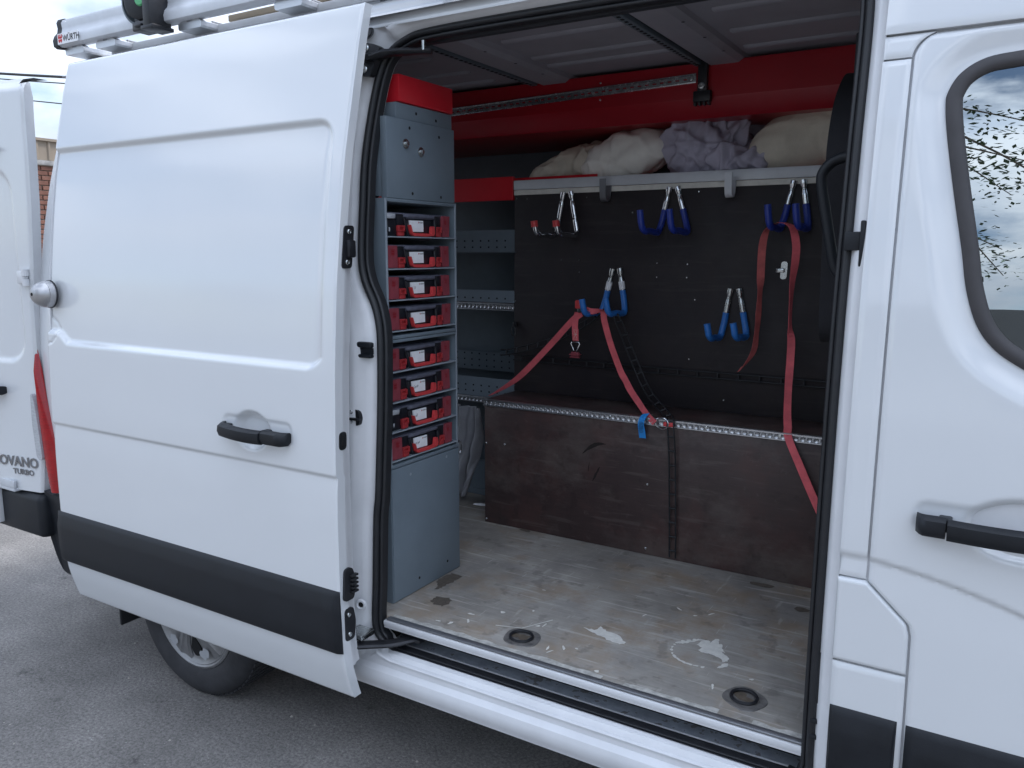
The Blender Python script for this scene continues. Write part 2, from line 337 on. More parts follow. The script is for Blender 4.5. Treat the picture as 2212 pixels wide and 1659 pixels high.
    def build(s, name, m, parent=None, smooth=35, label=None, kind=None, recalc=True):
        off = Vector((0, 0, 0)); p = parent
        if parent is not None: off = WLOC.get(parent, Vector((0, 0, 0)))
        me = bpy.data.meshes.new(name); me.from_pydata([(x - off.x, y - off.y, z - off.z) for x, y, z in s.v], [], s.f)
        if recalc:
            bm = bmesh.new(); bm.from_mesh(me); bmesh.ops.recalc_face_normals(bm, faces=bm.faces); bm.to_mesh(me); bm.free()
        me.materials.append(MATS[m] if isinstance(m, str) else m)
        me.validate()
        if smooth:
            me.shade_smooth(); me.set_sharp_from_angle(angle=rad(smooth))
        o = bpy.data.objects.new(name, me); link(o, parent)
        WLOC[o] = off
        if label: o['label'] = label
        if kind: o['kind'] = kind
        return o
def tag(o, label, cat, group=None):
    o['label'] = label; o['category'] = cat
    if group: o['group'] = group
    return o
def bez(pts, n=8):
    # Catmull-Rom through points
    P = [Vector(p) for p in pts]; out = []
    for i in range(len(P) - 1):
        a = P[max(i - 1, 0)]; b = P[i]; c = P[i + 1]; d = P[min(i + 2, len(P) - 1)]
        for k in range(n):
            t = k / n
            out.append(0.5 * ((2 * b) + (c - a) * t + (2 * a - 5 * b + 4 * c - d) * t * t + (3 * b - a - 3 * c + d) * t ** 3))
    out.append(P[-1]); return out
def round_poly(poly, r, seg=5):
    out = []; n = len(poly)
    for i in range(n):
        p0 = Vector(poly[i - 1]); p1 = Vector(poly[i]); p2 = Vector(poly[(i + 1) % n])
        a = (p0 - p1); b = (p2 - p1); rr = min(r, a.length * 0.45, b.length * 0.45); a.normalize(); b.normalize()
        q0 = p1 + a * rr; q1 = p1 + b * rr
        for k in range(seg + 1):
            t = k / seg; out.append(tuple((1 - t) ** 2 * q0 + 2 * t * (1 - t) * p1 + t * t * q1))
    return out
def text_mesh(txt, size, fn, name, m, parent, depth=0.001, bold=0.0, align='LEFT', squash=1.0):
    cu = bpy.data.curves.new('text', 'FONT'); cu.body = txt; cu.size = size; cu.extrude = depth; cu.offset = bold; cu.align_x = align; cu.resolution_u = 3
    to = bpy.data.objects.new('text_tmp', cu); COL.objects.link(to); bpy.context.view_layer.update()
    me0 = to.evaluated_get(bpy.context.evaluated_depsgraph_get()).to_mesh()
    b = MB(); b.add([fn(v.co.x * squash, v.co.y, v.co.z) for v in me0.vertices], [tuple(p.vertices) for p in me0.polygons])
    bpy.data.objects.remove(to); bpy.data.curves.remove(cu)
    return b.build(name, m, parent, smooth=0)

# ------------------------------------------------------------------ body section and height-field panels
_pz = [0.2, .352, .458, .514, .60, .71, 1.11, 1.36, 1.6, 1.8, 1.967, 2.128, 2.3, 2.394, 2.45]
_py = [.12, .045, .015, .006, .002, .0, .0, .009, .027, .052, .078, .114, .153, .179, .20]
_zf = np.arange(0.1, 2.6, 0.004); _yf = np.interp(_zf, _pz, _py)
_k = np.hanning(31); _k /= _k.sum(); _yf = np.convolve(np.pad(_yf, 15, mode='edge'), _k, 'valid')
def S(z): return np.interp(z, _zf, _yf)
def sm(a, b, x):
    t = np.clip((x - a) / (b - a), 0, 1); return t * t * (3 - 2 * t)
def panel(name, m, parent, xl, xr, z0, z1, h, off=0.0, dx=0.007, dz=0.006, edge=0.006, thick=0.02, hole=None, label=None):
    nz_ = max(2, int((z1 - z0) / dz)); zs = np.linspace(z0, z1, nz_ + 1)
    XL = np.array([xl(z) for z in zs]); XR = np.array([xr(z) for z in zs]); nx = max(2, int((XR - XL).max() / dx))
    u = np.linspace(0, 1, nx + 1); X = XL[:, None] + (XR - XL)[:, None] * u[None, :]; Z = np.repeat(zs[:, None], nx + 1, 1)
    Y = S(Z) + off + (h(X, Z) if h else 0)
    de = np.minimum.reduce([X - XL[:, None], XR[:, None] - X, Z - z0, z1 - Z]); Y = Y + edge * 0.8 * np.clip(1 - de / edge, 0, 1) ** 2
    b = MB(); w = nx + 1; vs = list(zip(X.ravel().tolist(), Y.ravel().tolist(), Z.ravel().tolist()))
    fs = []
    if hole is not None:
        XC = (X[:-1, :-1] + X[1:, 1:]) / 2; ZC = (Z[:-1, :-1] + Z[1:, 1:]) / 2; keep = hole(XC, ZC) > 0
    for j in range(nz_):
        for i in range(nx):
            if hole is None or keep[j, i]: fs.append((j * w + i, j * w + i + 1, (j + 1) * w + i + 1, (j + 1) * w + i))
    b.add(vs, fs)
    if thick > 0:   # returned edges
        rim = [(0, i) for i in range(w)] + [(j, nx) for j in range(1, nz_ + 1)] + [(nz_, i) for i in range(nx - 1, -1, -1)] + [(j, 0) for j in range(nz_ - 1, 0, -1)]
        k = len(b.v); n = len(rim)
        for (j, i) in rim: x, y, z = vs[j * w + i]; b.v.append((x, y + thick, z))
        for q in range(n):
            a = rim[q][0] * w + rim[q][1]; c = rim[(q + 1) % n][0] * w + rim[(q + 1) % n][1]
            b.f.append((a, k + q, k + (q + 1) % n, c))
    return b.build(name, m, parent, smooth=50, label=label, recalc=False)
C0 = lambda c: (lambda z: c)

# ================================================================== SETTING
g = MB(); NG = 60
g.add([(-400, -400, 0), (400, -400, 0), (400, 400, 0), (-400, 400, 0)], [(0, 1, 2, 3)])
gr = g.build('ground', 'asphalt', smooth=0); gr['kind'] = 'structure'; gr['label'] = 'grey worn asphalt yard under the van'

g = MB(); rnd = random.Random(31)
for k in range(420):
    x = rnd.uniform(-5.5, 1.0); y = rnd.uniform(-1.8, .4); r = rnd.choice([.002, .003, .003, .004, .005]) * rnd.uniform(.7, 1.3); a = rnd.random() * 6.28
    vs = [(x + r * math.cos(a + q * 1.257) * rnd.uniform(.7, 1.2), y + r * math.sin(a + q * 1.257) * rnd.uniform(.7, 1.2), .0005) for q in range(5)] + [(x, y, r * .9)]
    g.add(vs, [(q, (q + 1) % 5, 5) for q in range(5)])
gg = g.build('grit', 'loose_grit', None, smooth=0); gg['kind'] = 'stuff'; gg['label'] = 'loose grit scattered on the asphalt'
# ================================================================== VAN
van = thing('panel_van', 'white panel van with its sliding side door open and fitted cargo bay', 'van', (-1.2, 1.0, 0))

# ---- opening outline of the side door (x, z), clockwise seen from outside
OUT = [(-1.545, .452), (-1.60, .474), (-1.626, .525), (-1.616, .67), (-1.605, .886), (-1.595, .97), (-1.583, 1.19), (-1.584, 1.42), (-1.605, 1.53),
       (-1.652, 1.615), (-1.672, 1.69), (-1.679, 1.84), (-1.684, 1.94), (-1.684, 2.07), (-1.672, 2.21), (-1.645, 2.285), (-1.58, 2.325), (-1.49, 2.338),
       (-1.2, 2.34), (-.8, 2.336), (-.42, 2.330), (-.345, 2.318), (-.31, 2.28), (-.299, 2.2), (-.298, 1.9), (-.299, 1.5), (-.299, 1.1), (-.3, .8), (-.3, .56), (-.303, .49), (-.33, .46), (-.40, .452), (-.9, .450)]
OUT = [(p.x, p.y) for p in bez([Vector((x, z, 0)) for x, z in OUT + OUT[:1]], 6)][:-1]
NO = len(OUT)
NRM = []
for i in range(NO):
    a = Vector(OUT[i - 1]); b = Vector(OUT[(i + 1) % NO]); d = (b - a).normalized(); NRM.append(Vector((-d.y, d.x)))
def outline_sweep(prof, close=True):
    """prof(i) -> list of (outward distance, y offset); swept round the opening"""
    b = MB(); m = len(prof(0))
    for i in range(NO):
        x, z = OUT[i]; n = NRM[i]
        for (d, o) in prof(i):
            zz_ = z + n.y * d; b.v.append((x + n.x * d, float(S(zz_)) + o, zz_))
    for i in range(NO):
        for k in range(m - 1):
            b.f.append((i * m + k, i * m + k + 1, ((i + 1) % NO) * m + k + 1, ((i + 1) % NO) * m + k))
    return b
# check orientation of normals (outward)
cx_ = sum(p[0] for p in OUT) / NO; cz_ = sum(p[1] for p in OUT) / NO
if (OUT[0][0] - cx_) * NRM[0].x + (OUT[0][1] - cz_) * NRM[0].y < 0: NRM = [-n for n in NRM]
def ring_prof(i):
    n = NRM[i]; x, z = OUT[i]
    if n.x > 0.7: w = 0.044
    elif n.y < -0.7: w = 0.016
    elif n.y > 0.7: w = 0.046
    else: w = 0.09
    if -0.7 <= n.x and n.x < -0.5: w = 0.10
    # blend near corners
    k = [1.0, 0.93, 0.72, 0.58, 0.46, 0.30, 0.16, 0.0, -0.06]
    o = [0.004, 0.0045, 0.010, 0.024, 0.027, 0.040, 0.052, 0.056, 0.10]
    if n.x > 0.7: o = [0.006, 0.010, 0.020, 0.023, 0.026, 0.044, 0.052, 0.058, 0.10]
    return [(w * a, q) for a, q in zip(k, o)]
outline_sweep(ring_prof).build('door_frame', 'white_inner', van, smooth=60)
# rubber seal: two lips
def seal_prof(i):
    pts = [(0.014, 0.060)]; lowk = 0.45 if NRM[i].y < -0.8 else 1.0
    for t in range(11):
        a = 0.15 + math.pi * 0.95 * t / 10
        pts.append((0.002 + 0.0110 * math.cos(a), 0.056 - 0.016 * math.sin(a)))
    for t in range(8):
        a = math.pi * t / 7
        pts.append((-0.014 + 0.0065 * math.cos(a), 0.062 - 0.009 * math.sin(a)))
    pts.append((-0.021, 0.082))
    return [(d * lowk, o) for d, o in pts]
outline_sweep(seal_prof).build('door_seal', 'black_rubber', van, smooth=70)
b = MB(); b.box(-1.70, -.30, .262, .285, 2.318, 2.399, .002); b.build('header_inner', 'dark_inside', van)
panel('header_panel', 'white_paint', van, C0(-1.76), C0(-.256), 2.36, 2.398, None, .004, .05, .006, .003, 0)

# ---- sliding door (stands open, 0.13 m outside the body side)
DOFF = -0.13; DXL, DXR, DZ0, DZ1 = -3.05, -1.60, 0.35, 2.392
def seg_dist(X, Z, pts):
    D = np.full(X.shape, 9.0)
    for (x0, z0), (x1, z1) in zip(pts[:-1], pts[1:]):
        L = (x1 - x0) ** 2 + (z1 - z0) ** 2; t = np.clip(((X - x0) * (x1 - x0) + (Z - z0) * (z1 - z0)) / L, 0, 1)
        D = np.minimum(D, np.hypot(X - x0 - t * (x1 - x0), Z - z0 - t * (z1 - z0)))
    return D
def rrect_sd(X, Z, x0, x1, z0, z1, r):
    qx = np.abs(X - (x0 + x1) / 2) - (x1 - x0) / 2 + r; qz = np.abs(Z - (z0 + z1) / 2) - (z1 - z0) / 2 + r
    return np.hypot(np.maximum(qx, 0), np.maximum(qz, 0)) + np.minimum(np.maximum(qx, qz), 0) - r
def door_h(X, Z):
    zb = 1.362 + 0.036 * sm(-2.915, -2.985, X)
    sd1 = rrect_sd(X, Z, -3.3, -1.642, 1.0, 2.078, 0.075)
    sd2 = np.maximum(sd1, zb - Z)
    # rounded lower corner on the right
    cxr, czr = -1.642 - 0.07, 1.362 + 0.03
    k = (X > cxr) & (Z < czr + 0.0)
    depth = 0.016
    top = sm(0.0, 0.020, -sd1)
    bot = sm(0.0, 0.020, Z - zb - 0.04 * np.clip((X + 1.72) / 0.08, 0, 1) ** 2)
    right = sm(0.0, 0.055, -1.638 - X)
    h = depth * np.minimum(top, bot)
    h = np.where(X > -1.72, h * np.maximum(right, 0) ** 0.6, h)
    # waist crease
    d = 1.062 - Z
    h = h + np.where(d > 0, 0.0085 * sm(0, 0.007, d) * np.exp(-np.clip(d - 0.007, 0, 9) / 0.055), 0)
    # hand pocket
    e = np.hypot((X + 1.945) / 0.082, (Z - 1.158) / 0.064); h = h + 0.020 * sm(1.0, 0.72, e)
    e2 = rrect_sd(X, Z, -2.07, -1.775, 1.128, 1.196, 0.02); h = h + 0.004 * sm(0.006, -0.004, e2)
    # rail cut-out seam at the rear edge
    s_ = seg_dist(X, Z, [(-3.05, 1.497), (-3.040, 1.46), (-3.005, 1.440), (-2.988, 1.420), (-2.996, 1.388), (-3.02, 1.366), (-3.06, 1.360)])
    h = h + 0.004 * sm(0.005, 0.001, s_)
    return h
sdoor = panel('sliding_door', 'white_paint', van, C0(DXL), C0(DXR), DZ0, DZ1, door_h, DOFF, 0.0062, 0.0052, 0.005, 0.03)
sdoor['label'] = 'white sliding side door slid fully back'
# inner body of the door: edge face seen at its front, back skin
b = MB(); zs = np.linspace(DZ0 + 0.004, DZ1 - 0.004, 60)
TH = lambda z: float(np.interp(z, [.4, 1.6, 1.9, 2.2, 2.4], [.080, .080, .062, .040, .026]))
prof = lambda z: [(DXR - 0.004, S(z) + DOFF + 0.008), (DXR - 0.001, S(z) + DOFF + 0.014), (DXR - 0.002, S(z) + DOFF + TH(z) * .55), (DXR - 0.010, S(z) + DOFF + TH(z) * .72), (DXR - 0.014, S(z) + DOFF + TH(z) * .96), (DXR - 0.03, S(z) + DOFF + TH(z)), (DXL + 0.03, S(z) + DOFF + TH(z)), (DXL + 0.004, S(z) + DOFF + TH(z) * .8), (DXL + 0.004, S(z) + DOFF + 0.012)]
lo = 0.455
zs = np.linspace(lo, DZ1 - 0.004, 60)
m = 9
for z in zs:
    for p in prof(z): b.v.append((p[0], float(p[1]), float(z)))
for j in range(len(zs) - 1):
    for i in range(m - 1): b.f.append((j * m + i, j * m + i + 1, (j + 1) * m + i + 1, (j + 1) * m + i))
b.f.append(tuple(range(m))); b.f.append(tuple((len(zs) - 1) * m + i for i in range(m))[::-1])
b.build('door_shell', 'white_inner', sdoor, smooth=40)
# black rubbing strip
def strip(name, x0, x1, z0, z1, off, out_, parent, rr=0.008):
    b = MB(); ee = 0.012 if x1 - x0 > .3 else .004; xs = [x0, x0 + ee, x0 + ee * 1.6] + list(np.linspace(x0 + ee * 4, x1 - ee * 4, 10)) + [x1 - ee * 1.6, x1 - ee, x1]
    pr = [(z0, 0.0), (z0 + 0.001, -out_ * 0.55), (z0 + 0.012, -out_ * 0.9), (z0 + (z1 - z0) * 0.3, -out_ * 1.0), (z0 + (z1 - z0) * 0.68, -out_ * 1.0), (z0 + (z1 - z0) * 0.76, -out_ * 0.93), (z1 - 0.018, -out_ * 0.50), (z1 - 0.004, -out_ * 0.28), (z1, 0.0)]
    n = len(pr)
    for j, x in enumerate(xs):
        f = 0.25 if j in (0, len(xs) - 1) else (0.8 if j in (1, len(xs) - 2) else 1.0)
        for (z, o) in pr: b.v.append((x, float(S(z)) + off + (o * f), z))
    for j in range(len(xs) - 1):
        for i in range(n - 1): b.f.append((j * n + i, j * n + i + 1, (j + 1) * n + i + 1, (j + 1) * n + i))
    b.f.append(tuple(range(n))); b.f.append(tuple((len(xs) - 1) * n + i for i in range(n))[::-1])
    return b.build(name, 'black_trim', parent, smooth=40)
strip('trim_strip', -3.062, -1.597, 0.513, 0.712, DOFF, 0.020, sdoor)
# door handle
def handle(x0, x1, xs_, zc, off, parent, flip=False):
    # bow handle: grip from x0 to xs_, fixed cap from xs_ to x1
    b = MB(); sec = [(0.0, -0.026), (-0.012, -0.022), (-0.02, -0.006), (-0.017, 0.010), (0.0, 0.018), (0.012, 0.016), (0.02, 0.004), (0.016, -0.016)]
    def bow(xa, xb, n, f):
        vs = []
        for i in range(n + 1):
            t = i / n; x = xa + (xb - xa) * t; o, zoff, sc = f(t)
            for (yy, zz2) in sec: vs.append((x, float(S(zc)) + off + o + yy * 0.8, zc + zoff + zz2 * sc))
        k = len(sec); fs = [tuple(range(k))[::-1], tuple(n * k + i for i in range(k))]
        for i in range(n):
            for q in range(k): fs.append((i * k + q, i * k + (q + 1) % k, (i + 1) * k + (q + 1) % k, (i + 1) * k + q))
        return vs, fs
    L = abs(xs_ - x0)
    gx = lambda t: (-0.030 - 0.014 * math.sin(math.pi * min(1, t * 1.0)) + 0.026 * (1 - min(1, t / 0.12)) , 0.004 * math.cos(math.pi * t), 0.80 + 0.2 * min(1, t / 0.12) )
    b.add(*bow(x0, xs_ - 0.0015 * (1 if xs_ > x0 else -1), 16, gx))
    h = b.build('handle', 'black_trim', parent, smooth=50)
    b = MB(); b.add(*bow(xs_ + 0.0015 * (1 if xs_ > x0 else -1), x1, 8, lambda t: (-0.026 + 0.016 * max(0, (t - 0.7) / 0.3) ** 2, -0.002, 1.02 - 0.12 * max(0, (t - 0.8) / 0.2))))
    b.build('handle_cap', 'black_trim', parent, smooth=50)
    for xx in (x0 + 0.02 * (1 if xs_ > x0 else -1), xs_ - 0.004): b = MB(); b.box(xx - 0.012, xx + 0.012, float(S(zc)) + off - 0.03, float(S(zc)) + off + 0.008, zc - 0.014, zc + 0.012, 0.003); b.build('handle_base', 'black_trim', parent)
handle(-2.066, -1.776, -1.866, 1.158, DOFF, sdoor)
# silver puck lock near the rear edge
zc = 1.545; yb_ = float(S(zc)) + DOFF
b = MB(); b.lathe([(0.0, 0.068), (0.012, 0.0675), (0.022, 0.064), (0.031, 0.057), (0.039, 0.047), (0.0445, 0.036), (0.0468, 0.028), (0.0455, 0.0275), (0.0478, 0.026), (0.0495, 0.014), (0.050, 0.004)], (-3.022, yb_, zc), (0, -1, 0.03), 40)
b.build('puck_lock', 'silver_lock', sdoor, smooth=45)
b = MB(); b.lathe([(0.0515, 0.006), (0.052, 0.0), (0.02, -0.003)], (-3.022, yb_, zc), (0, -1, 0.03), 40); b.build('lock_base', 'black_rubber', sdoor)
b = MB(); b.lathe([(0.0, 0.0686), (0.006, 0.069), (0.0062, 0.066)], (-3.022, yb_, zc), (0, -1, 0.03), 20); b.build('keyhole', 'black_hole', sdoor)
# fittings on the front edge of the sliding door
def edge_plate(name, poly, m, th=0.006, rr=0.012, parent=sdoor, x0=DXR - 0.002):
    pl = round_poly(poly, rr, 5)
    b = MB(); b.prism(pl, lambda y, z: (x0, float(S(z)) + y, z), lambda y, z: (x0 + th, float(S(z)) + y, z)); return b.build(name, m, parent)
def bolt(parent, p, axis, r=0.008, m='zinc'):
    b = MB(); b.lathe([(0.0, 0.003), (r * 0.45, 0.003), (r * 0.5, 0.0048), (r * 0.8, 0.0042), (r, 0.0015), (r, 0.0)], p, axis, 16); return b.build('bolt', m, parent)
edge_plate('striker_plate', [(-0.112, 1.655), (-0.072, 1.655), (-0.072, 1.775), (-0.112, 1.775)], 'black_metal')
b = MB(); b.box(DXR - 0.004, DXR + 0.016, float(S(1.71)) - 0.100, float(S(1.71)) - 0.070, 1.685, 1.735, 0.006); b.build('striker_block', 'black_metal', sdoor)
for z in (1.672, 1.757): bolt(sdoor, (DXR + 0.004, float(S(z)) - 0.092, z), (1, 0, 0), 0.0085)
edge_plate('lock_slot', [(-0.112, 1.135), (-0.082, 1.135), (-0.082, 1.188), (-0.112, 1.188)], 'black_rubber', 0.004, 0.014)
b = MB(); b.box(DXR - 0.001, DXR + 0.0055, -0.101, -0.093, 1.145, 1.178, 0.002); b.build('slot_hole', 'black_hole', sdoor)
edge_plate('door_buffer', [(-0.118, 0.675), (-0.075, 0.675), (-0.070, 0.70), (-0.070, 0.75), (-0.08, 0.775), (-0.11, 0.775)], 'black_rubber', 0.010, 0.015)
b = MB()
for k in range(5): b.box(DXR + 0.006, DXR + 0.020, -0.092, -0.066, 0.697 + k * 0.0125, 0.704 + k * 0.0125, 0.0015)
b.build('buffer_teeth', 'black_rubber', sdoor)
edge_plate('roller_plate', [(-0.115, 0.545), (-0.075, 0.545), (-0.066, 0.60), (-0.075, 0.648), (-0.112, 0.648)], 'black_metal', 0.004, 0.014)
for z in (0.565, 0.628): bolt(sdoor, (DXR + 0.002, float(S(z)) - 0.096, z), (1, 0, 0), 0.008)
# lower roller arm running into the sill
b = MB(); b.tube(bez([(-1.64, -0.05, 0.497), (-1.60, 0.0, 0.490), (-1.56, 0.03, 0.490), (-1.53, 0.06, 0.492), (-1.49, 0.11, 0.495)], 5), 0.020, 10, flat=0.55)
b.box(-1.55, -1.47, 0.08, 0.135, 0.487, 0.502, 0.006)
b.build('roller_arm', 'black_metal', sdoor)
b = MB(); b.box(-1.675, -1.61, -0.03, 0.035, 0.508, 0.526, 0.004); b.build('arm_bracket', 'zinc', sdoor)
# upper roller arm at the top corner
b = MB()
b.prism(round_poly([(-1.722, 2.325), (-1.665, 2.312), (-1.64, 2.30), (-1.655, 2.25), (-1.665, 2.215), (-1.715, 2.225)], 0.01), lambda x, z: (x, float(S(z)) + 0.006, z), lambda x, z: (x, float(S(z)) + 0.028, z))
b.tube(bez([(-1.67, 0.155, 2.27), (-1.63, 0.17, 2.282), (-1.58, 0.19, 2.285), (-1.50, 0.225, 2.285)], 5), [0.026] * 6 + [0.022] * 6 + [0.018] * 4, 12, flat=0.5)
b.box(-1.695, -1.655, 0.135, 0.165, 2.262, 2.282, 0.004)
ua = b.build('top_arm', 'black_metal', van, smooth=40)
for (x, z) in ((-1.697, 2.303), (-1.692, 2.240)): bolt(van, (x, float(S(z)) + 0.006, z), (0, -1, 0.1), 0.0125)
b = MB(); b.tube([(-1.515, 0.205, 2.285), (-1.515, 0.205, 2.312)], 0.006, 10); b.build('roller_pin', 'zinc', van)
b = MB(); b.lathe([(0.0, 0.001), (0.013, 0.001), (0.0135, -0.002), (0.02, -0.003)], (-1.69, float(S(2.345)) + 0.0, 2.347), (0, -1, 0.4), 20); b.build('grommet', 'black_rubber', van)
# middle runner rail end and striker on the rear pillar
b = MB(); b.box(-1.78, -1.592, 0.028, 0.046, 1.418, 1.436, 0.006); b.box(-1.78, -1.594, 0.028, 0.046, 1.388, 1.399, 0.004); b.box(-1.78, -1.594, 0.034, 0.044, 1.399, 1.418)
b.build('runner_rail', 'black_trim', van)
b = MB(); b.prism(round_poly([(-1.70, 1.178), (-1.635, 1.182), (-1.630, 1.205), (-1.638, 1.23), (-1.70, 1.234)], 0.008), lambda x, z: (x, 0.014, z), lambda x, z: (x, 0.035, z))
b.box(-1.668, -1.630, 0.004, 0.018, 1.198, 1.206, 0.002); b.build('lock_striker', 'black_metal', van)
for z in (1.192, 1.222): bolt(van, (-1.662, 0.013, z), (0, -1, 0), 0.007)
b = MB(); b.lathe([(0.0, 0.0), (0.009, 0.0)], (-1.645, 0.012, 0.607), (0.3, -1, 0), 18); b.build('drain_hole', 'black_hole', van)
b = MB(); b.lathe([(0.009, 0.001), (0.012, 0.004), (0.016, 0.003), (0.019, -0.004)], (-1.645, 0.010, 0.607), (0.3, -1, 0), 22); b.build('hole_rim', 'white_inner', van)
b = MB()
for (x, z, w, h) in ((-1.694, 1.475, 0.007, 0.03), (-1.599, 1.375, 0.006, 0.012), (-1.602, 1.447, 0.009, 0.005)):
    pl = [(x + w * math.cos(a) * (0.5 + random.random() * .6), z + h * math.sin(a) * (0.5 + random.random() * .6)) for a in [i * math.pi / 5 for i in range(10)]]
    pass

# ---- sill (extruded section), step well and threshold
prof = [(.070, .452), (.058, .456), (.046, .452), (.036, .440), (.0315, .425), (.030, .412), (.024, .406), (.016, .398), (.0125, .386), (.012, .372), (.016, .352), (.022, .343), (.023, .336), (.030, .330), (.045, .326), (.10, .322)]
b = MB(); b.extrude(prof, lambda p, t: (t, p[0], p[1]), list(np.linspace(-1.80, -.10, 30))); b.build('sill', 'white_inner', van, smooth=28)
b = MB(); b.box(-1.62, -.31, .062, .178, .430, .446); b.build('step_tread', 'grey_step', van)
b = MB(); b.box(-1.60, -.31, .1785, .22, .425, .445); b.tube([(-1.60, .19, .456), (-.31, .19, .456)], 0.010, 10); b.box(-1.60, -.31, .2, .22, .43, .52)
b.build('roller_track', 'black_metal', van)
b = MB(); b.box(-1.60, -.31, .066, .30, .520, .532, 0.002); b.box(-1.60, -.31, .062, .080, .529, .5465, 0.004); b.build('threshold', 'white_inner', van)
b = MB(); b.extrude([(.066, .548), (.066, .5525), (.069, .5545), (.084, .5545), (.086, .5530), (.086, .546)], lambda p, t: (t, p[0], p[1]), [-1.588, -1.55, -.34, -.312], caps=True); b.build('edge_rail', 'aluminium_dark', van)

# ---- B pillar, fuel flap, cab door
def xl_door(z):
    if z > 2.090: return -.1965 + .05 - math.sqrt(max(0, .05 ** 2 - (min(z, 2.139) - 2.090) ** 2))
    if z > 1.008: return -.1965
    if z > .930: return -.1965 + (1.008 - z) / .078 * .084
    if z > .905: return -.1125 + (.93 - z) / .025 * .0065
    return -.106 + (0.905 - z) * 0.012
def xr_pillar(z): return xl_door(z) - .0052
def crease(zc_, X, Z, amp=.008, ln=.055):
    d = zc_(X) - Z
    return np.where(d > 0, amp * sm(0, .007, d) * np.exp(-np.clip(d - .007, 0, 9) / ln), 0)
zcr = lambda X: 1.062 - 0.10 * (X + .196) - 0.45 * np.clip(X + .196, 0, 2) ** 2 * 0.9
pil_h = lambda X, Z: crease(lambda X_: 1.064 + 0 * X_, X, Z)
panel('pillar_panel', 'white_paint', van, C0(-.255), xr_pillar, 2.0945, 2.1405, None, 0, .007, .007, .004, .02)
panel('pillar_panel', 'white_paint', van, C0(-.2555), xr_pillar, 1.012, 2.0905, pil_h, 0, .007, .007, .004, .02)
panel('fuel_flap', 'white_paint', van, C0(-.2575), xr_pillar, .8175, 1.0075, lambda X, Z: 0.0 * X, -.001, .005, .005, .006, .02)
panel('pillar_panel', 'white_paint', van, C0(-.256), xr_pillar, .50, .8130, None, 0, .008, .008, .006, .02)
panel('pillar_backing', 'white_inner', van, C0(-.262), (lambda z: -.14 if 1.30 < z < 2.11 else .5), .34, 2.32, None, .016, .03, .03, .004, 0)
strip('pillar_trim', -.2545, -.1185, .52, .710, 0, .017, van)
# cab window outline
WO = [(.62, 2.086), (.30, 2.088), (.06, 2.086), (-.008, 2.083), (-.068, 2.076), (-.108, 2.052), (-.127, 2.018), (-.129, 1.99), (-.121, 1.93), (-.100, 1.82), (-.077, 1.71), (-.062, 1.63), (-.040, 1.565), (-.010, 1.522), (.03, 1.492), (.09, 1.462), (.2, 1.425), (.4, 1.385), (.62, 1.36), (.70, 1.37), (.735, 1.42), (.74, 1.55), (.725, 1.8), (.70, 2.03), (.67, 2.075)]
WO = [(p.x, p.y) for p in bez([Vector((x, z, 0)) for x, z in WO + WO[:1]], 5)][:-1]
WA = np.array(WO)
def win_sd(X, Z):
    D = np.full(X.shape, 9.0); inside = np.zeros(X.shape, bool); n = len(WA)
    for i in range(n):
        x0, z0 = WA[i]; x1, z1 = WA[(i + 1) % n]; L = (x1 - x0) ** 2 + (z1 - z0) ** 2
        t = np.clip(((X - x0) * (x1 - x0) + (Z - z0) * (z1 - z0)) / L, 0, 1); D = np.minimum(D, np.hypot(X - x0 - t * (x1 - x0), Z - z0 - t * (z1 - z0)))
        c = ((z0 > Z) != (z1 > Z)) & (X < (x1 - x0) * (Z - z0) / (z1 - z0 + 1e-12) + x0); inside ^= c
    return np.where(inside, -D, D)
def cab_h(X, Z):
    s = win_sd(X, Z); h = 0.016 * sm(.066, .0, s) ** 1.0
    h = h + crease(zcr, X, Z)
    e = np.hypot((X - .075) / .112, (Z - 1.166) / .066); h = h + .022 * sm(1.0, .7, e)
    e2 = rrect_sd(X, Z, -.118, .27, 1.136, 1.198, .02); h = h + .004 * sm(.006, -.004, e2)
    return h
cab = panel('cab_door', 'white_paint', van, xl_door, C0(.86), .34, 2.138, cab_h, 0, .0068, .0068, .006, .025, hole=lambda X, Z: win_sd(X, Z) + .012)
strip('cab_trim', -.1015, .855, .52, .708, 0, .017, cab)
handle(.26, -.114, -.0585, 1.166, 0.0, cab)
# window rubber and pane
n = len(WO); nr = []
for i in range(n):
    a = Vector(WO[i - 1]); c = Vector(WO[(i + 1) % n]); d = (c - a).normalized(); q = Vector((d.y, -d.x)); nr.append(q)
if win_sd(np.array([WO[0][0] + nr[0].x * .01]), np.array([WO[0][1] + nr[0].y * .01]))[0] > 0: nr = [-q for q in nr]
b = MB(); pr = [(-.004, .022), (-.003, .011), (.004, .0055), (.014, .0045), (.022, .008), (.0265, .014), (.028, .024)]; mm = len(pr)
for i in range(n):
    for (d, o) in pr:
        x, z = WO[i][0] + nr[i].x * d, WO[i][1] + nr[i].y * d; b.v.append((x, float(S(z)) + o, z))
for i in range(n):
    for k in range(mm - 1): b.f.append((i * mm + k, i * mm + k + 1, ((i + 1) % n) * mm + k + 1, ((i + 1) % n) * mm + k))
b.build('window_seal', 'window_rubber', cab, smooth=60)
b = MB(); ring = [(WO[i][0] + nr[i].x * .020, WO[i][1] + nr[i].y * .020) for i in range(n)]
zmin = min(z for _, z in ring); zmax = max(z for _, z in ring); rows = np.linspace(zmin + .001, zmax - .001, 40); ncol = 24
def span(z):
    xs = []
    for i in range(n):
        (x0, z0), (x1, z1) = ring[i], ring[(i + 1) % n]
        if (z0 > z) != (z1 > z): xs.append(x0 + (z - z0) / (z1 - z0) * (x1 - x0))
    return (min(xs), max(xs)) if len(xs) >= 2 else (0.3, 0.31)
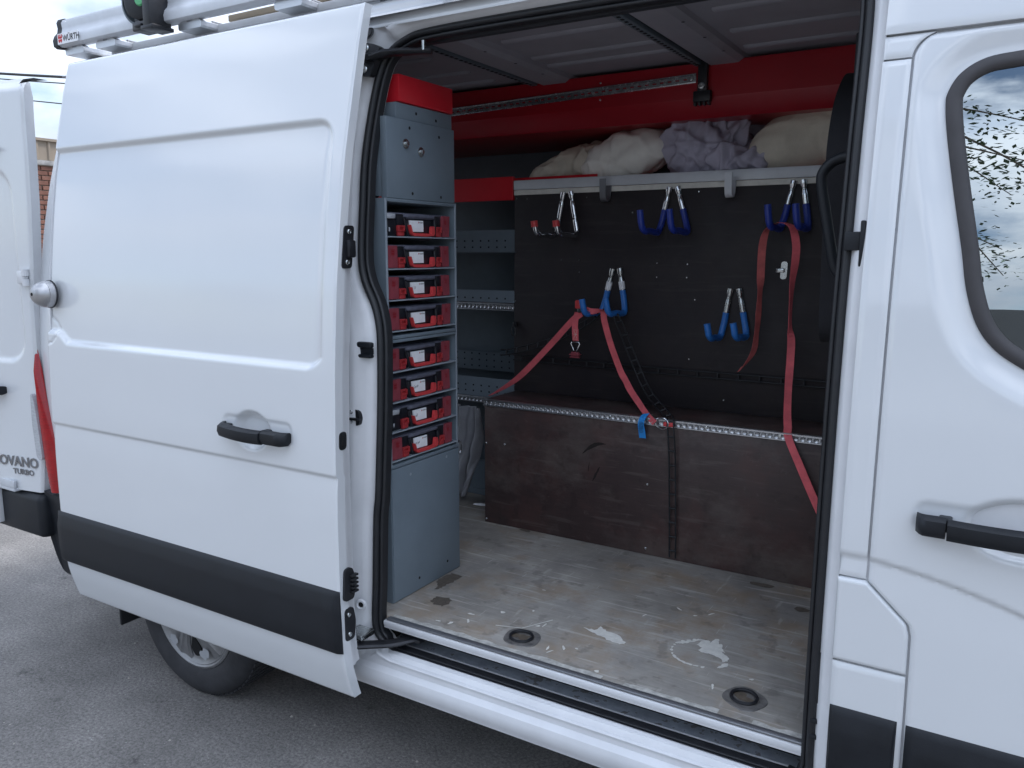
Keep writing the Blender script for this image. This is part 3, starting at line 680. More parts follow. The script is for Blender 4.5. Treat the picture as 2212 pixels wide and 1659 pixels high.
for z in rows:
    a, c = span(z)
    for i in range(ncol + 1):
        x = a + (c - a) * i / ncol; t = (z - 1.4) / .65; b.v.append((x, .028 + .075 * t + .012 * t * t - .010, z))
for j in range(len(rows) - 1):
    for i in range(ncol): b.f.append((j * (ncol + 1) + i, j * (ncol + 1) + i + 1, (j + 1) * (ncol + 1) + i + 1, (j + 1) * (ncol + 1) + i))
# pane follows the door section
_pf = np.polyfit(np.linspace(1.36, 2.09, 60), S(np.linspace(1.36, 2.09, 60)), 2)
b.v = [(x, float(np.polyval(_pf, z)) + .017, z) for x, y, z in b.v]
b.build('window_pane', 'cab_glass', cab, smooth=80, recalc=False)
# groove strip above the cab door and front body (mostly outside the frame)
panel('roof_side', 'white_paint', van, C0(-.255), C0(1.1), 2.1445, 2.385, None, -.006, .02, .01, .004, .03)
panel('front_wing', 'white_paint', van, C0(.866), C0(1.75), .45, 1.25, None, 0, .03, .03, .006, .02)
panel('sill_front', 'white_paint', van, C0(-.262), C0(.9), .30, .338, None, .0, .03, .02, .004, .02)

# pillar fittings seen in the door shut
b = MB(); z = 1.726; b.box(-.300, -.262, .060, .098, 1.706, 1.745, .003); b.box(-.268, -.258, .052, .10, 1.672, 1.768, .003); b.build('catch_box', 'black_trim', van)
b = MB(); b.prism(round_poly([(-.292, .805), (-.262, .80), (-.262, .672), (-.290, .676), (-.296, .72), (-.295, .78)], .01), lambda x, z_: (x, .044, z_), lambda x, z_: (x, .07, z_)); b.build('stop_pad', 'black_rubber', van)
b = MB(); b.box(-.302, -.262, .040, .075, .588, .598, .002); b.box(-.302, -.262, .040, .075, .628, .638, .002); b.box(-.275, -.266, .036, .08, .56, .69, .002); b.box(-.30, -.27, .066, .078, .598, .628); b.build('guide_fork', 'black_trim', van)

# ---- rest of the shell
xrear = lambda z: float(np.interp(z, [.3, 1.35, 1.74, 2.095, 2.394], [-3.36, -3.366, -3.340, -3.300, -3.255]))
b = MB()   # right side behind the sliding door
xs = np.linspace(-3.36, -1.72, 16); zz_l = np.linspace(.335, 2.394, 60)
for z in zz_l:
    for x in xs: xx_ = xrear(z) + (x + 3.36) * (-1.72 - xrear(z)) / 1.64; b.v.append((float(xx_), float(S(z)) + .002 + (0.012 if x < -3.355 else 0), float(z)))
wN = len(xs); keepw = []
for j in range(len(zz_l) - 1):
    for i in range(wN - 1):
        xc = (xs[i] + xs[i + 1]) / 2; zc2 = (zz_l[j] + zz_l[j + 1]) / 2
        if math.hypot(xc + 2.554, zc2 - .34) < .40: continue
        b.f.append((j * wN + i, j * wN + i + 1, (j + 1) * wN + i + 1, (j + 1) * wN + i))
b.build('side_panel', 'white_paint', van, smooth=60, recalc=False)
b = MB(); b.lathe([(.40, 0.0), (.40, .35), (.02, .35)], (-2.554, .02, .36), (0, 1, 0), 40, rad(186), rad(354)); b.build('wheel_arch', 'dark_inside', van)
# rear pillar return
b = MB()
for z in zz_l: b.v += [(xrear(z), float(S(z)) + .014, float(z)), (xrear(z) - .012, float(S(z)) + .03, float(z)), (xrear(z) - .012, float(S(z)) + .16, float(z))]
for j in range(len(zz_l) - 1):
    for i in range(2): b.f.append((j * 3 + i, j * 3 + i + 1, (j + 1) * 3 + i + 1, (j + 1) * 3 + i))
b.build('rear_pillar', 'white_paint', van, smooth=60)
# roof and far side, one section lofted along the van
sec = [(.155, 2.385), (.163, 2.392), (.172, 2.400), (.176, 2.412), (.186, 2.425), (.205, 2.442), (.24, 2.458), (.32, 2.470), (.6, 2.484), (1.0, 2.49)]
sec = sec + [(2.0 - y, z) for y, z in sec[::-1][1:]]
b = MB(); b.extrude(sec, lambda p, t: (t, p[0], p[1]), list(np.linspace(-3.24, .35, 20))); b.build('roof', 'white_paint', van, smooth=40)
b = MB(); farp = [(2.0 - float(S(z)), float(z)) for z in np.linspace(.34, 2.394, 24)]
b.extrude(farp, lambda p, t: (t, p[0], p[1]), [-3.36, -1.5, 0.0, .35]); b.build('far_side', 'white_paint', van, smooth=60)
b = MB(); b.extrude([(2.0 - float(S(z)), float(z)) for z in np.linspace(.34, 1.35, 8)], lambda p, t: (t, p[0], p[1]), [.35, 1.0, 1.9]); b.build('far_wing', 'white_paint', van, smooth=60)
# cab front: windscreen, bonnet, floor
b = MB(); b.add([(.35, .20, 2.44), (.35, 1.80, 2.44), (1.25, 1.9, 1.32), (1.25, .1, 1.32)], [(0, 1, 2, 3)]); b.build('windscreen', 'cab_glass', van, smooth=0)
b = MB(); b.add([(1.25, .1, 1.32), (1.25, 1.9, 1.32), (1.95, 1.75, 1.02), (1.95, .25, 1.02), (2.0, 1.7, .4), (2.0, .3, .4)], [(0, 1, 2, 3), (3, 2, 4, 5)]); b.build('bonnet', 'white_paint', van)
b = MB(); b.box(-.25, 1.3, .12, 1.88, .50, .54); b.build('cab_floor', 'dark_inside', van)
b = MB(); b.box(.75, 1.2, .12, 1.88, .6, 1.3, .05); b.build('dashboard', 'dark_inside', van)
b = MB(); b.box(-.22, -.05, .25, .75, .85, 1.5, .05); b.box(-.22, .35, .25, .75, .7, .9, .05); b.box(-.2, -.1, .36, .62, 1.5, 1.72, .04); b.build('cab_seat', 'black_fabric', van)
b = MB(); b.box(-.375, -.355, .50, 1.10, .55, 2.25, .004); b.build('bulkhead', 'dark_inside', van)
# underbody
b = MB(); b.box(-3.3, 1.7, .25, 1.75, .28, .42); b.build('underbody', 'black_hole', van)
# cargo ceiling, far wall lining, near wall lining, rear frame
b = MB(); b.box(-3.35, -.36, .20, 1.88, 2.400, 2.404); b.build('ceiling', 'ceiling_paint', van)
for y, x0, x1 in ((.43, -1.50, -1.08), (.43, -.82, -.45), (.645, -1.52, -1.06), (.895, -1.55, -1.03), (1.03, -1.56, -1.03), (.645, -.80, -.42), (.895, -.82, -.42), (1.12, -.84, -.42), (.50, -2.4, -1.86), (.705, -2.4, -1.86), (.96, -2.4, -1.86), (1.14, -2.4, -1.86)):
    b = MB(); b.lathe([(0.0, -.5), (.010, -.49), (.016, -.47), (.016, .47), (.010, .49), (0.0, .5)], (0, 0, 0), (1, 0, 0), 12)
    b.v = [((x0 + x1) / 2 + vx * (x1 - x0), y + vy * 1.3, 2.402 + vz * .75) for vx, vy, vz in b.v]
    b.build('roof_rib', 'ceiling_paint', van, smooth=60)
for x in (-1.625, -.93):
    b = MB(); b.extrude([(-.085, 2.400), (-.08, 2.385), (-.06, 2.372), (.04, 2.372), (.06, 2.385), (.065, 2.40)], lambda p, t: (x + p[0] + .01, t, p[1]), [.22, .8, 1.3, 1.85]); b.build('roof_bow', 'ceiling_paint', van, smooth=30)
    b = MB(); b.box(x - .108, x - .078, .22, 1.24, 2.374, 2.392, .002); pl = b.build('slotted_bar', 'steel_dark', van)
    b = MB()
    for k in range(34): b.box(x - .098, x - .088, .25 + k * .029, .262 + k * .029, 2.3725, 2.3738)
    o = b.build('slots', 'black_hole', pl, smooth=0); o['kind'] = 'stuff'
    b = MB()
    for k in range(5): b.lathe([(0, .001), (.006, .001)], (x + .055, .42 + k * .2, 2.371), (0, 0, -1), 8)
    o = b.build('bow_holes', 'black_hole', van, smooth=0); o['kind'] = 'stuff'
b = MB(); b.box(-3.33, -.37, 1.86, 1.875, .55, 2.40); b.build('wall_lining', 'steel_dark', van)
b = MB(); b.box(-3.33, -1.72, .15, .16, .55, 2.0); b.build('wall_lining', 'steel_dark', van)
b = MB(); b.box(-3.36, -3.34, 1.0, 1.95, .45, 2.40); b.build('far_rear_door', 'white_inner', van)

# ---- rear wheel
wc = Vector((-2.554, .058, .339))
wheel = bpy.data.objects.new('wheel', None); COL.objects.link(wheel); wheel.parent = van; wheel.location = wc - WLOC[van]; WLOC[wheel] = wc.copy()
b = MB(); b.lathe([(.222, .012), (.232, .004), (.25, -.004), (.285, -.006), (.312, .002), (.328, .014), (.335, .028), (.339, .045), (.339, .185), (.330, .205), (.30, .222), (.22, .215)], wc, (0, 1, 0), 72)
b.build('tyre', 'tyre', wheel, smooth=50)
b = MB()
for k in range(72):
    a = 2 * math.pi * k / 72
    for (y0, y1, sh) in ((.030, .075, 0), (.085, .14, .5), (.15, .20, 0)):
        aa = a + sh * math.pi / 72; r0, r1 = .336, .3425
        vs = [wc + Vector((math.cos(aa + d + (y - .05) * .25) * r, y, math.sin(aa + d + (y - .05) * .25) * r)) for d in (-.028, .028) for y in (y0, y1) for r in (r0, r1)]
        b.add(vs, [(0, 1, 3, 2), (4, 6, 7, 5), (0, 4, 5, 1), (2, 3, 7, 6), (0, 2, 6, 4), (1, 5, 7, 3)])
o = b.build('tread_blocks', 'tyre', wheel, smooth=0); o['kind'] = 'stuff'
b = MB(); b.lathe([(.226, .022), (.224, .006), (.216, .002), (.200, .012), (.185, .030), (.17, .05), (.05, .055)], wc, (0, 1, 0), 64); b.build('rim', 'silver_cover', wheel, smooth=40)
b = MB(); b.lathe([(.214, .010), (.206, .004), (.196, .010), (.185, .014), (.12, .006), (.06, .000), (.0, -.003)], wc, (0, 1, 0), 64); b.build('wheel_cover', 'silver_cover', wheel, smooth=50)
for k in range(5):
    a0 = 90 + 72 * k + 14
    def pol(r, an): return (wc.x + r * math.cos(rad(an)), wc.z + r * math.sin(rad(an)))
    # dark opening beside each spoke
    op = round_poly([pol(.085, a0 + 22), pol(.15, a0 + 16), pol(.178, a0 + 24), pol(.172, a0 + 40), pol(.13, a0 + 38)], .012, 4)
    b = MB(); b.prism(op, lambda x, z: (x, wc.y - .004 + .055 * (math.hypot(x - wc.x, z - wc.z)), z), lambda x, z: (x, wc.y + .02, z)); b.build('cover_opening', 'black_hole', wheel, smooth=0)
    # raised spoke with a folded ridge
    b = MB()
    rows_ = ((.035, 16, -.010), (.08, 13, -.010), (.13, 12, -.006), (.175, 15, .000), (.202, 19, .008))
    for (r, w_, y) in rows_:
        for (da, dy) in ((-w_, .010), (-w_ * .8, .0), (-w_ * .1, -.004), (w_ * .15, .002), (w_ * .8, .001), (w_, .010)):
            x, z = pol(r, a0 + da); b.v.append((x, wc.y + y + dy, z))
    for j in range(4):
        for i in range(5): b.f.append((j * 6 + i, j * 6 + i + 1, (j + 1) * 6 + i + 1, (j + 1) * 6 + i))
    b.build('spoke', 'silver_cover', wheel, smooth=30)
b = MB(); b.lathe([(0, -.008), (.03, -.008), (.042, -.002), (.046, .012)], wc, (0, 1, 0), 32); b.build('hub_cap', 'silver_cover', wheel)
b = MB()
for k, (r, a0, wdt) in enumerate(((.165, -62, .05), (.165, -128, .05))):
    pts = []
    for i in range(14):
        t = 2 * math.pi * i / 14; rr = r + .022 * math.sin(t) * (0.7 + .5 * random.random()); an = rad(a0) + .17 * math.cos(t) * (0.7 + .5 * random.random())
        pts.append((wc.x + rr * math.cos(an), wc.y - .0085, wc.z + rr * math.sin(an)))
    b = MB(); b.add(pts, [tuple(range(14))]); b.build('scuff_mark', 'scuff', wheel, smooth=0)
b = MB(); b.box(-2.985, -2.972, .035, .21, .19, .46, .004); b.build('mud_flap', 'black_rubber', van)
wf = MB(); wf.lathe([(.0, .0), (.339, .0), (.339, .2), (0, .2)], (-2.554, 1.74, .339), (0, 1, 0), 40); wf.build('far_wheel', 'tyre', van)
for y in (.058, 1.74):
    wf = MB(); wf.lathe([(.0, .0), (.21, .02), (.225, .0), (.32, .0), (.339, .03), (.339, .19), (0, .2)], (1.1, y, .339), (0, 1, 0), 40); wf.build('front_wheel', 'tyre', van)

# ---- tail lamp, bumper
b = MB(); lrows = [(1.335, -3.369, -3.366), (1.22, -3.364, -3.348), (1.10, -3.358, -3.325), (1.0, -3.352, -3.304), (.95, -3.348, -3.292), (.90, -3.344, -3.280), (.85, -3.338, -3.272), (.78, -3.326, -3.268), (.715, -3.312, -3.266)]
for (z, xa, xb) in lrows:
    y0_ = float(S(z)); q_ = .05 if z > 1.3 else 1.0; b.v += [(xa - .002 * q_, y0_ + .02 * q_, z), (xa, y0_ - .016 * q_, z), (xa + (xb - xa) * .35, y0_ - .021 * q_, z), (xa + (xb - xa) * .8, y0_ - .014 * q_, z), (xb + .004 * q_, y0_ + .008 * q_, z)]
for j in range(len(lrows) - 1):
    for i in range(4): b.f.append((j * 5 + i, j * 5 + i + 1, (j + 1) * 5 + i + 1, (j + 1) * 5 + i))
tl = b.build('tail_lamp', 'red_lens', van, smooth=50)
b = MB(); b.prism(round_poly([(-3.372, 1.13), (-3.350, 1.10), (-3.335, .98), (-3.325, .855), (-3.345, .845), (-3.366, .86), (-3.378, 1.0)], .015), lambda x, z: (x - .012, -.026, z), lambda x, z: (x - .012, .02, z)); b.build('clear_lens', 'clear_lens', tl)
b = MB(); b.prism(round_poly([(-3.30, .705), (-3.385, .712), (-3.40, .68), (-3.395, .52), (-3.375, .40), (-3.35, .335), (-3.10, .335), (-3.10, .60), (-3.16, .705)], .02), lambda x, z: (x, float(S(z)) - .018 + max(0, -3.36 - x) * .5, z), lambda x, z: (x, .25, z)); b.build('bumper_corner', 'black_trim', van, smooth=40)
b = MB(); b.box(-3.80, -3.37, -.035, 2.03, .50, .69, .03, 3); b.build('rear_bumper', 'black_trim', van, smooth=50)
b = MB(); b.box(-3.66, -3.53, -.052, -.04, .702, .738, .002); b.box(-3.66, -3.53, -.052, .02, .690, .702, .002); b.build('step_bracket', 'alu_painted', van)
b = MB(); b.box(-3.70, -3.668, -.062, -.032, .53, .765, .006); b.build('support_post', 'white_inner', van)

# ---- right rear door, swung open past a right angle
ang = rad(9.5); RU = Vector((-math.cos(ang), -math.sin(ang), 0)); RN = Vector((math.sin(ang), -math.cos(ang), 0)); RH = Vector((-3.40, -.012, 0))
def rd(u, z, o=0.0): return RH + RU * u + RN * o + Vector((0, 0, z))
def ru0(z): return float(np.interp(z, [.69, .84, 1.485, 1.65, 1.876, 2.07, 2.2, 2.3, 2.345, 2.362], [-.008, -.03, -.05, -.07, -.088, -.096, -.098, -.104, -.100, -.085]))
zs = np.linspace(.697, 2.362, 170); us = np.concatenate([np.linspace(0, .36, 50), np.linspace(.38, .85, 12)])
b = MB(); w = len(us)
for z in zs:
    for k, du in enumerate(us):
        u = ru0(z) + du
        sdv = float(rrect_sd(np.array([u]), np.array([z]), .002, .9, 1.245, 2.035, .11)[0])
        h = -.010 * float(sm(0, .018, np.array(-sdv)))
        h -= .01 * max(0, 1 - du / .012) ** 2 + .02 * float(sm(2.30, 2.362, np.array(z))) ** 2 * 1.2
        d = 1.06 - z
        b.v.append(tuple(rd(u, z, h)))
for j in range(len(zs) - 1):
    for i in range(w - 1): b.f.append((j * w + i, j * w + i + 1, (j + 1) * w + i + 1, (j + 1) * w + i))
rdoor = b.build('rear_door', 'white_paint', van, smooth=50); rdoor['label'] = 'white rear door swung wide open'
b = MB()
for z in zs[::6]:
    u = ru0(z); b.v += [tuple(rd(u + .002, z, -.008)), tuple(rd(u + .004, z, -.05)), tuple(rd(u + .84, z, -.05))]
nn = len(zs[::6])
for j in range(nn - 1):
    for i in range(2): b.f.append((j * 3 + i, j * 3 + i + 1, (j + 1) * 3 + i + 1, (j + 1) * 3 + i))
b.build('door_shell', 'white_inner', rdoor, smooth=40)
b = MB(); p0 = rd(-.085, 2.352, -.012); p1 = rd(-.19, 2.352, -.03)
b.add([tuple(rd(-.095, 2.338, .001)), tuple(rd(-.112, 2.354, -.004)), tuple(rd(-.15, 2.359, -.02)), tuple(rd(-.20, 2.350, -.04)), tuple(rd(-.13, 2.350, -.03))], [(0, 1, 2, 3, 4)]); b.build('top_lip', 'black_rubber', rdoor, smooth=0)
b = MB(); b.tube([rd(.142, 1.128, .022), rd(.30, 1.130, .030), rd(.42, 1.13, .026)], .030, 16, flat=.6); b.build('handle', 'black_trim', rdoor)
b = MB(); b.tube([rd(.05, 2.10, .006), rd(.12, 2.10, .006)], .022, 8, flat=.4); b.build('top_catch', 'black_metal', rdoor)
for z0 in (1.565,):
    b = MB(); c = rd(-.045, z0, .012); b.tube([c, c + Vector((0, 0, .028))], .013, 12); b.tube([c + Vector((0, 0, .030)), c + Vector((0, 0, .036))], .010, 12); b.tube([c + Vector((0, 0, .038)), c + Vector((0, 0, .066))], .0135, 12)
    c2 = rd(-.015, z0, .006); b.box(c2.x - .02, c2.x + .03, c2.y - .01, c2.y + .012, z0 + .008, z0 + .058, .004); b.build('hinge', 'white_inner', rdoor)
def rtext(txt, u, z, size, **k):
    return text_mesh(txt, size, lambda x, y, zz3: tuple(rd(u - x, z + y, .0015 + zz3)), 'badge', 'badge_chrome', rdoor, **k)
rtext('MOVANO', .277, .803, .060, depth=.003, bold=.0012, squash=1.05)
rtext('TURBO', .150, .768, .033, depth=.002, bold=.0007, squash=1.14)

# ================================================================== CARGO BAY
# ---- floor board
b = MB(); b.box(-3.33, -.27, .0865, 1.86, .532, .550, .001); fl = b.build('floor_board', 'floor_ply', None, smooth=30)
tag(fl, 'worn grey plywood cargo floor with paint splashes and recessed lashing rings', 'floor board')
def blob(cx, cy, rx, ry, rot, n=26, rough=.35, seed=0):
    rnd = random.Random(seed); ph = [rnd.random() * 6.28 for _ in range(6)]
    pts = []
    for i in range(n):
        t = 2 * math.pi * i / n; k = 1 + rough * sum(math.sin((q + 2) * t + ph[q]) / (q + 1.5) for q in range(5)) * .6
        x, y = rx * math.cos(t) * k, ry * math.sin(t) * k; pts.append((cx + x * math.cos(rot) - y * math.sin(rot), cy + x * math.sin(rot) + y * math.cos(rot)))
    return pts
def spill(name, polys, m, z=.5512):
    b = MB()
    for i_, p in enumerate(polys): b.add([(x, y, z + .00025 * (i_ % 6)) for x, y in p], [tuple(range(len(p)))])
    return b.build(name, m, fl, smooth=0)
def rag(poly, seed, amp=.0035):
    rnd_ = random.Random(seed); o = []
    for q in range(len(poly)):
        a, c = poly[q], poly[(q + 1) % len(poly)]
        for k in range(4): o.append((a[0] + (c[0] - a[0]) * k / 4 + rnd_.uniform(-amp, amp), a[1] + (c[1] - a[1]) * k / 4 + rnd_.uniform(-amp, amp)))
    return o
spill('paint_splash', [rag([(-1.029, 0.341), (-0.992, 0.344), (-0.988, 0.373), (-0.958, 0.358), (-0.912, 0.346), (-0.881, 0.32), (-0.877, 0.304), (-0.897, 0.298), (-0.934, 0.306), (-0.982, 0.323)], 3)], 'paint_spill')
arc = []
for k in range(16):
    t = rad(95 + k * 13); cx, cy = -.665, .372; arc.append(blob(cx + .085 * math.cos(t), cy + .085 * math.sin(t) * .95, .004 + .008 * random.random(), .003 + .003 * random.random(), t + 1.57, 12, .4, k))
spill('paint_splash', [rag(p_, 7 + k_, .002) for k_, p_ in enumerate([[(-0.693, 0.417), (-0.686, 0.447), (-0.672, 0.459), (-0.661, 0.448), (-0.657, 0.48), (-0.646, 0.484), (-0.639, 0.455), (-0.628, 0.457), (-0.622, 0.431), (-0.607, 0.412), (-0.616, 0.412), (-0.603, 0.398), (-0.587, 0.385), (-0.585, 0.365), (-0.596, 0.353), (-0.609, 0.372), (-0.631, 0.381), (-0.649, 0.381), (-0.663, 0.378), (-0.678, 0.386), (-0.674, 0.405)], [(-0.599, 0.309), (-0.595, 0.341), (-0.58, 0.354), (-0.575, 0.334), (-0.587, 0.322)], [(-0.744, 0.392), (-0.72, 0.438), (-0.714, 0.429), (-0.698, 0.455), (-0.696, 0.441), (-0.715, 0.417), (-0.729, 0.4)]])] + arc, 'paint_spill')
rnd = random.Random(9)
spill('paint_flecks', [blob(x, y, .004 + .010 * rnd.random(), .003 + .004 * rnd.random(), rnd.random() * 3, 12, .6, i) for i, (x, y) in enumerate([(-1.155, .275), (-1.14, .29), (-1.06, .165), (-1.045, .15), (-1.02, .19), (-.985, .205), (-1.30, .30), (-1.36, .19), (-1.22, .36), (-1.38, .235), (-.76, .60), (-.82, .62), (-.72, .64), (-.90, .52), (-.58, .21), (-.50, .30), (-1.27, .52), (-1.44, .14), (-1.40, .15), (-.88, .12)])], 'paint_spill')
spill('dark_stains', [rag(p_, 20 + k_, .006) for k_, p_ in enumerate([[(-1.635, 0.382), (-1.636, 0.431), (-1.628, 0.48), (-1.572, 0.471), (-1.575, 0.435), (-1.583, 0.397), (-1.582, 0.349), (-1.597, 0.332), (-1.608, 0.365)], [(-1.55, 0.246), (-1.557, 0.287), (-1.525, 0.298), (-1.496, 0.294), (-1.483, 0.258), (-1.498, 0.234), (-1.528, 0.23)]])] + [blob(-.640, .96, .040, .018, .1, 30, .25, 25), blob(-.478, .826, .026, .016, .1, 24, .3, 26), blob(-1.63, 1.008, .03, .010, 0, 24, .4, 27)], 'dark_stain')
def scrawl(pts, w): # thin scratch line on the floor
    b = MB(); b.ribbon([((x, y, .5516), Vector((pts[min(i + 1, len(pts) - 1)][1] - pts[max(i - 1, 0)][1], -(pts[min(i + 1, len(pts) - 1)][0] - pts[max(i - 1, 0)][0]), 0))) for i, (x, y) in enumerate(pts)], w, .0004); return b
sc1 = [(p.x, p.y) for p in bez([Vector(q) for q in ((-1.29, .62, 0), (-1.235, .56, 0), (-1.16, .505, 0), (-1.07, .47, 0), (-1.0, .43, 0), (-.93, .40, 0))], 6)]
cir = [(-1.03 + .17 * math.cos(rad(a)), .60 + .15 * math.sin(rad(a))) for a in range(-70, 75, 6)]
scrawl([(-1.27, .21), (-1.19, .235), (-1.135, .335)], .003).build('paint_splash', 'paint_spill', fl, smooth=0)
# peeling white strip along the edge
b = MB(); pts = []
for i in range(60):
    x = -1.585 + i * (1.27 / 59); pts.append((x, .108 + .014 * mnoise.noise(Vector((x * 14, 2, 0))) + .010 * mnoise.noise(Vector((x * 60, 5, 0)))))
b.add([(x, .0865, .5518) for x, _ in pts] + [(x, y, .5518) for x, y in pts], [(i, i + 1, 61 + i, 60 + i) for i in range(59) if mnoise.noise(Vector((pts[i][0] * 9, 7, 0))) > -.22]); b.build('peeling_paint', 'old_paint', fl, smooth=0)
# recessed lashing rings
for i, (cx, cy, ro) in enumerate(((-1.160, .182, .35), (-.492, .196, -.35))):
    poly = round_poly([(-.058, -.040), (.050, -.062), (.062, .042), (-.045, .062)], .05, 7)
    def tr(p, s): x, y = p[0] * s, p[1] * s; return (cx + x * math.cos(ro) - y * math.sin(ro), cy + x * math.sin(ro) + y * math.cos(ro))
    b = MB(); lv = [(1.02, .5503), (1.0, .5520), (.82, .5525), (.72, .5512), (.66, .5508), (.0, .5507)]; n = len(poly)
    for (s, z) in lv: b.v += [(*tr(p, s), z) for p in poly]
    for j in range(len(lv) - 1):
        for k in range(n): b.f.append((j * n + k, j * n + (k + 1) % n, (j + 1) * n + (k + 1) % n, (j + 1) * n + k))
    rg = b.build('lashing_ring', 'tie_down', fl, smooth=40)
    b = MB(); b.tube([Vector((*tr((.034 * math.cos(t), .030 * math.sin(t)), 1), .556 + .003 * math.sin(t))) for t in [k * math.pi / 12 for k in range(25)]], .0045, 8, cap=False); b.build('ring', 'black_metal', rg)
    spill('dirt', [blob(cx - .004, cy + .004, .026, .018, ro, 30, .6, 40 + i)], 'tie_dirt', .5519)

# ---- wheel-box bench at the far side
bench = thing('plywood_bench', 'dark brown plywood bench box with a ribbed aluminium edge rail', 'bench', (-1.12, 1.15, .55))
b = MB(); b.box(-1.839, -.378, 1.020, 1.036, .551, 1.062, .001); b.build('front_panel', 'dark_ply', bench)
b = MB(); b.box(-1.839, -1.823, 1.036, 1.284, .551, 1.062); b.build('end_panel', 'dark_ply', bench)
b = MB(); b.box(-1.842, -.378, 1.032, 1.2825, 1.070, 1.088, .001); b.build('top_panel', 'dark_ply', bench)
def edge_rail(x0, x1, y, z0, z1, parent, n):
    b = MB(); b.extrude([(y + .012, z1), (y - .004, z1), (y - .006, z1 - .002), (y - .006, z1 - .0065), (y - .002, z1 - .008), (y - .002, z0 + .006), (y - .006, z0 + .0045), (y - .006, z0 + .001), (y - .004, z0), (y + .012, z0)], lambda p, t: (t, p[0], p[1]), [x0, x1], caps=True)
    r = b.build('edge_rail', 'aluminium', parent, smooth=25)
    b = MB(); st = (x1 - x0) / n; zc2 = (z0 + z1) / 2 - .001
    for k in range(n):
        cx = x0 + (k + .5) * st
        vs = []; seg = 10
        for ring_, (s, yy) in enumerate(((1.0, y - .0022), (.82, y - .0052), (.45, y - .0035), (0.02, y - .0028))):
            for q in range(seg): t = 2 * math.pi * q / seg; vs.append((cx + st * .47 * s * math.cos(t), yy, zc2 + .0088 * s * math.sin(t) - (.001 if ring_ else 0)))
        fs = [(j * seg + q, j * seg + (q + 1) % seg, (j + 1) * seg + (q + 1) % seg, (j + 1) * seg + q) for j in range(3) for q in range(seg)]
        b.add(vs, fs)
    o = b.build('rail_sockets', 'aluminium', r, smooth=60); o['kind'] = 'stuff'
    b = MB()
    for k in range(n):
        cx = x0 + k * st
        for s in (-1, 1): b.prism([(cx - st * .32, zc2 + s * .0098), (cx, zc2 + s * .0045), (cx + st * .32, zc2 + s * .0098)], lambda x, z: (x, y - .0028, z), lambda x, z: (x, y - .0022, z))
    o = b.build('rail_notches', 'aluminium_dark', r, smooth=0); o['kind'] = 'stuff'
    return r
edge_rail(-1.843, -.402, 1.0195, 1.062, 1.0905, bench, 66)
def screw(parent, p, axis=(0, -1, 0), r=.0045):
    b = MB(); b.lathe([(0, .0016), (r * .7, .0016), (r, .0004), (r, 0)], p, axis, 10); return b.build('screw', 'zinc', parent)
for (x, z) in ((-1.832, .90), (-1.832, .565), (-1.10, .83), (-1.10, .575), (-.47, .83), (-.47, .60), (-1.74, .905)): screw(bench, (x, 1.0198, z))
for x in (-1.60, -1.26, -.88, -.62, -.415): screw(bench, (x, 1.0155, 1.077), r=.006)
# gouges in the front panel
b = MB()
def gouge(pts, w):
    n = len(pts); up = []; dn = []
    for i, (x, z) in enumerate(pts):
        ww = w * math.sin(math.pi * (i + .6) / (n + .2)) * (.7 + .6 * random.random()); up.append((x - ww * .4, 1.0192, z + ww)); dn.append((x + ww * .4, 1.0192, z - ww))
    b.add(up + dn, [(i, i + 1, n + i + 1, n + i) for i in range(n - 1)])
gouge([(-1.375 + .009 * i, .915 + .010 * i - .0005 * i * i) for i in range(12)], .0065)
gouge([(-1.345 - .004 * i * .3, .885 - .010 * i) for i in range(5)], .0025); gouge([(-1.300 - .006 * i, .87 - .012 * i) for i in range(6)], .005); gouge([(-1.372 + .005 * i, .81 - .014 * i) for i in range(8)], .006)
b.build('gouges', 'gouge_dark', bench, smooth=0)

# ---- upper wall board with aluminium top lip
wall = thing('wall_board', 'tall near-black plywood wall board with a grey metal top lip', 'wall board', (-1.12, 1.29, 1.09))
b = MB(); b.box(-1.853, -.378, 1.284, 1.302, 1.0885, 1.946, .001); b.build('board', 'dark_ply_wall', wall)
b = MB(); b.box(-1.853, -.378, 1.276, 1.292, 1.9675, 2.007, .002); b.box(-1.853, -.378, 1.292, 1.34, 2.0, 2.0068); b.build('top_lip', 'alu_painted', wall)
b = MB(); b.box(-1.853, -.378, 1.279, 1.30, 1.9455, 1.966, .001); b.build('lip_strip', 'cream_strip', wall)
for (x, z) in ((-1.842, 1.931), (-1.79, 1.928), (-1.505, 1.925), (-1.847, 1.70), (-1.848, 1.49), (-1.849, 1.283), (-1.849, 1.11), (-1.62, 1.67), (-1.535, 1.67), (-1.62, 1.62), (-1.533, 1.62), (-1.19, 1.66), (-1.065, 1.657), (-1.19, 1.605), (-1.066, 1.605), (-1.255, 1.855), (-1.3, 1.86), (-1.03, 1.932), (-.90, 1.135), (-1.03, 1.52), (-1.045, 1.285)): screw(wall, (x, 1.2838, z), r=.0035)
# catch plate and lashing ring screwed to the board
b = MB(); b.prism(round_poly([(-.710, 1.606), (-.687, 1.606), (-.685, 1.670), (-.708, 1.670)], .012), lambda x, z: (x, 1.2835, z), lambda x, z: (x, 1.2795, z)); b.box(-.725, -.695, 1.268, 1.280, 1.630, 1.646, .003); b.build('catch_plate', 'zinc', wall)
b = MB(); b.box(-1.856, -1.835, 1.272, 1.284, 1.375, 1.397, .005); b.tube([Vector((-1.846 + .013 * math.cos(t), 1.268, 1.357 + .021 * math.sin(t))) for t in [k * math.pi / 10 for k in range(21)]], .0028, 8, cap=False); b.build('lashing_eye', 'black_metal', wall)

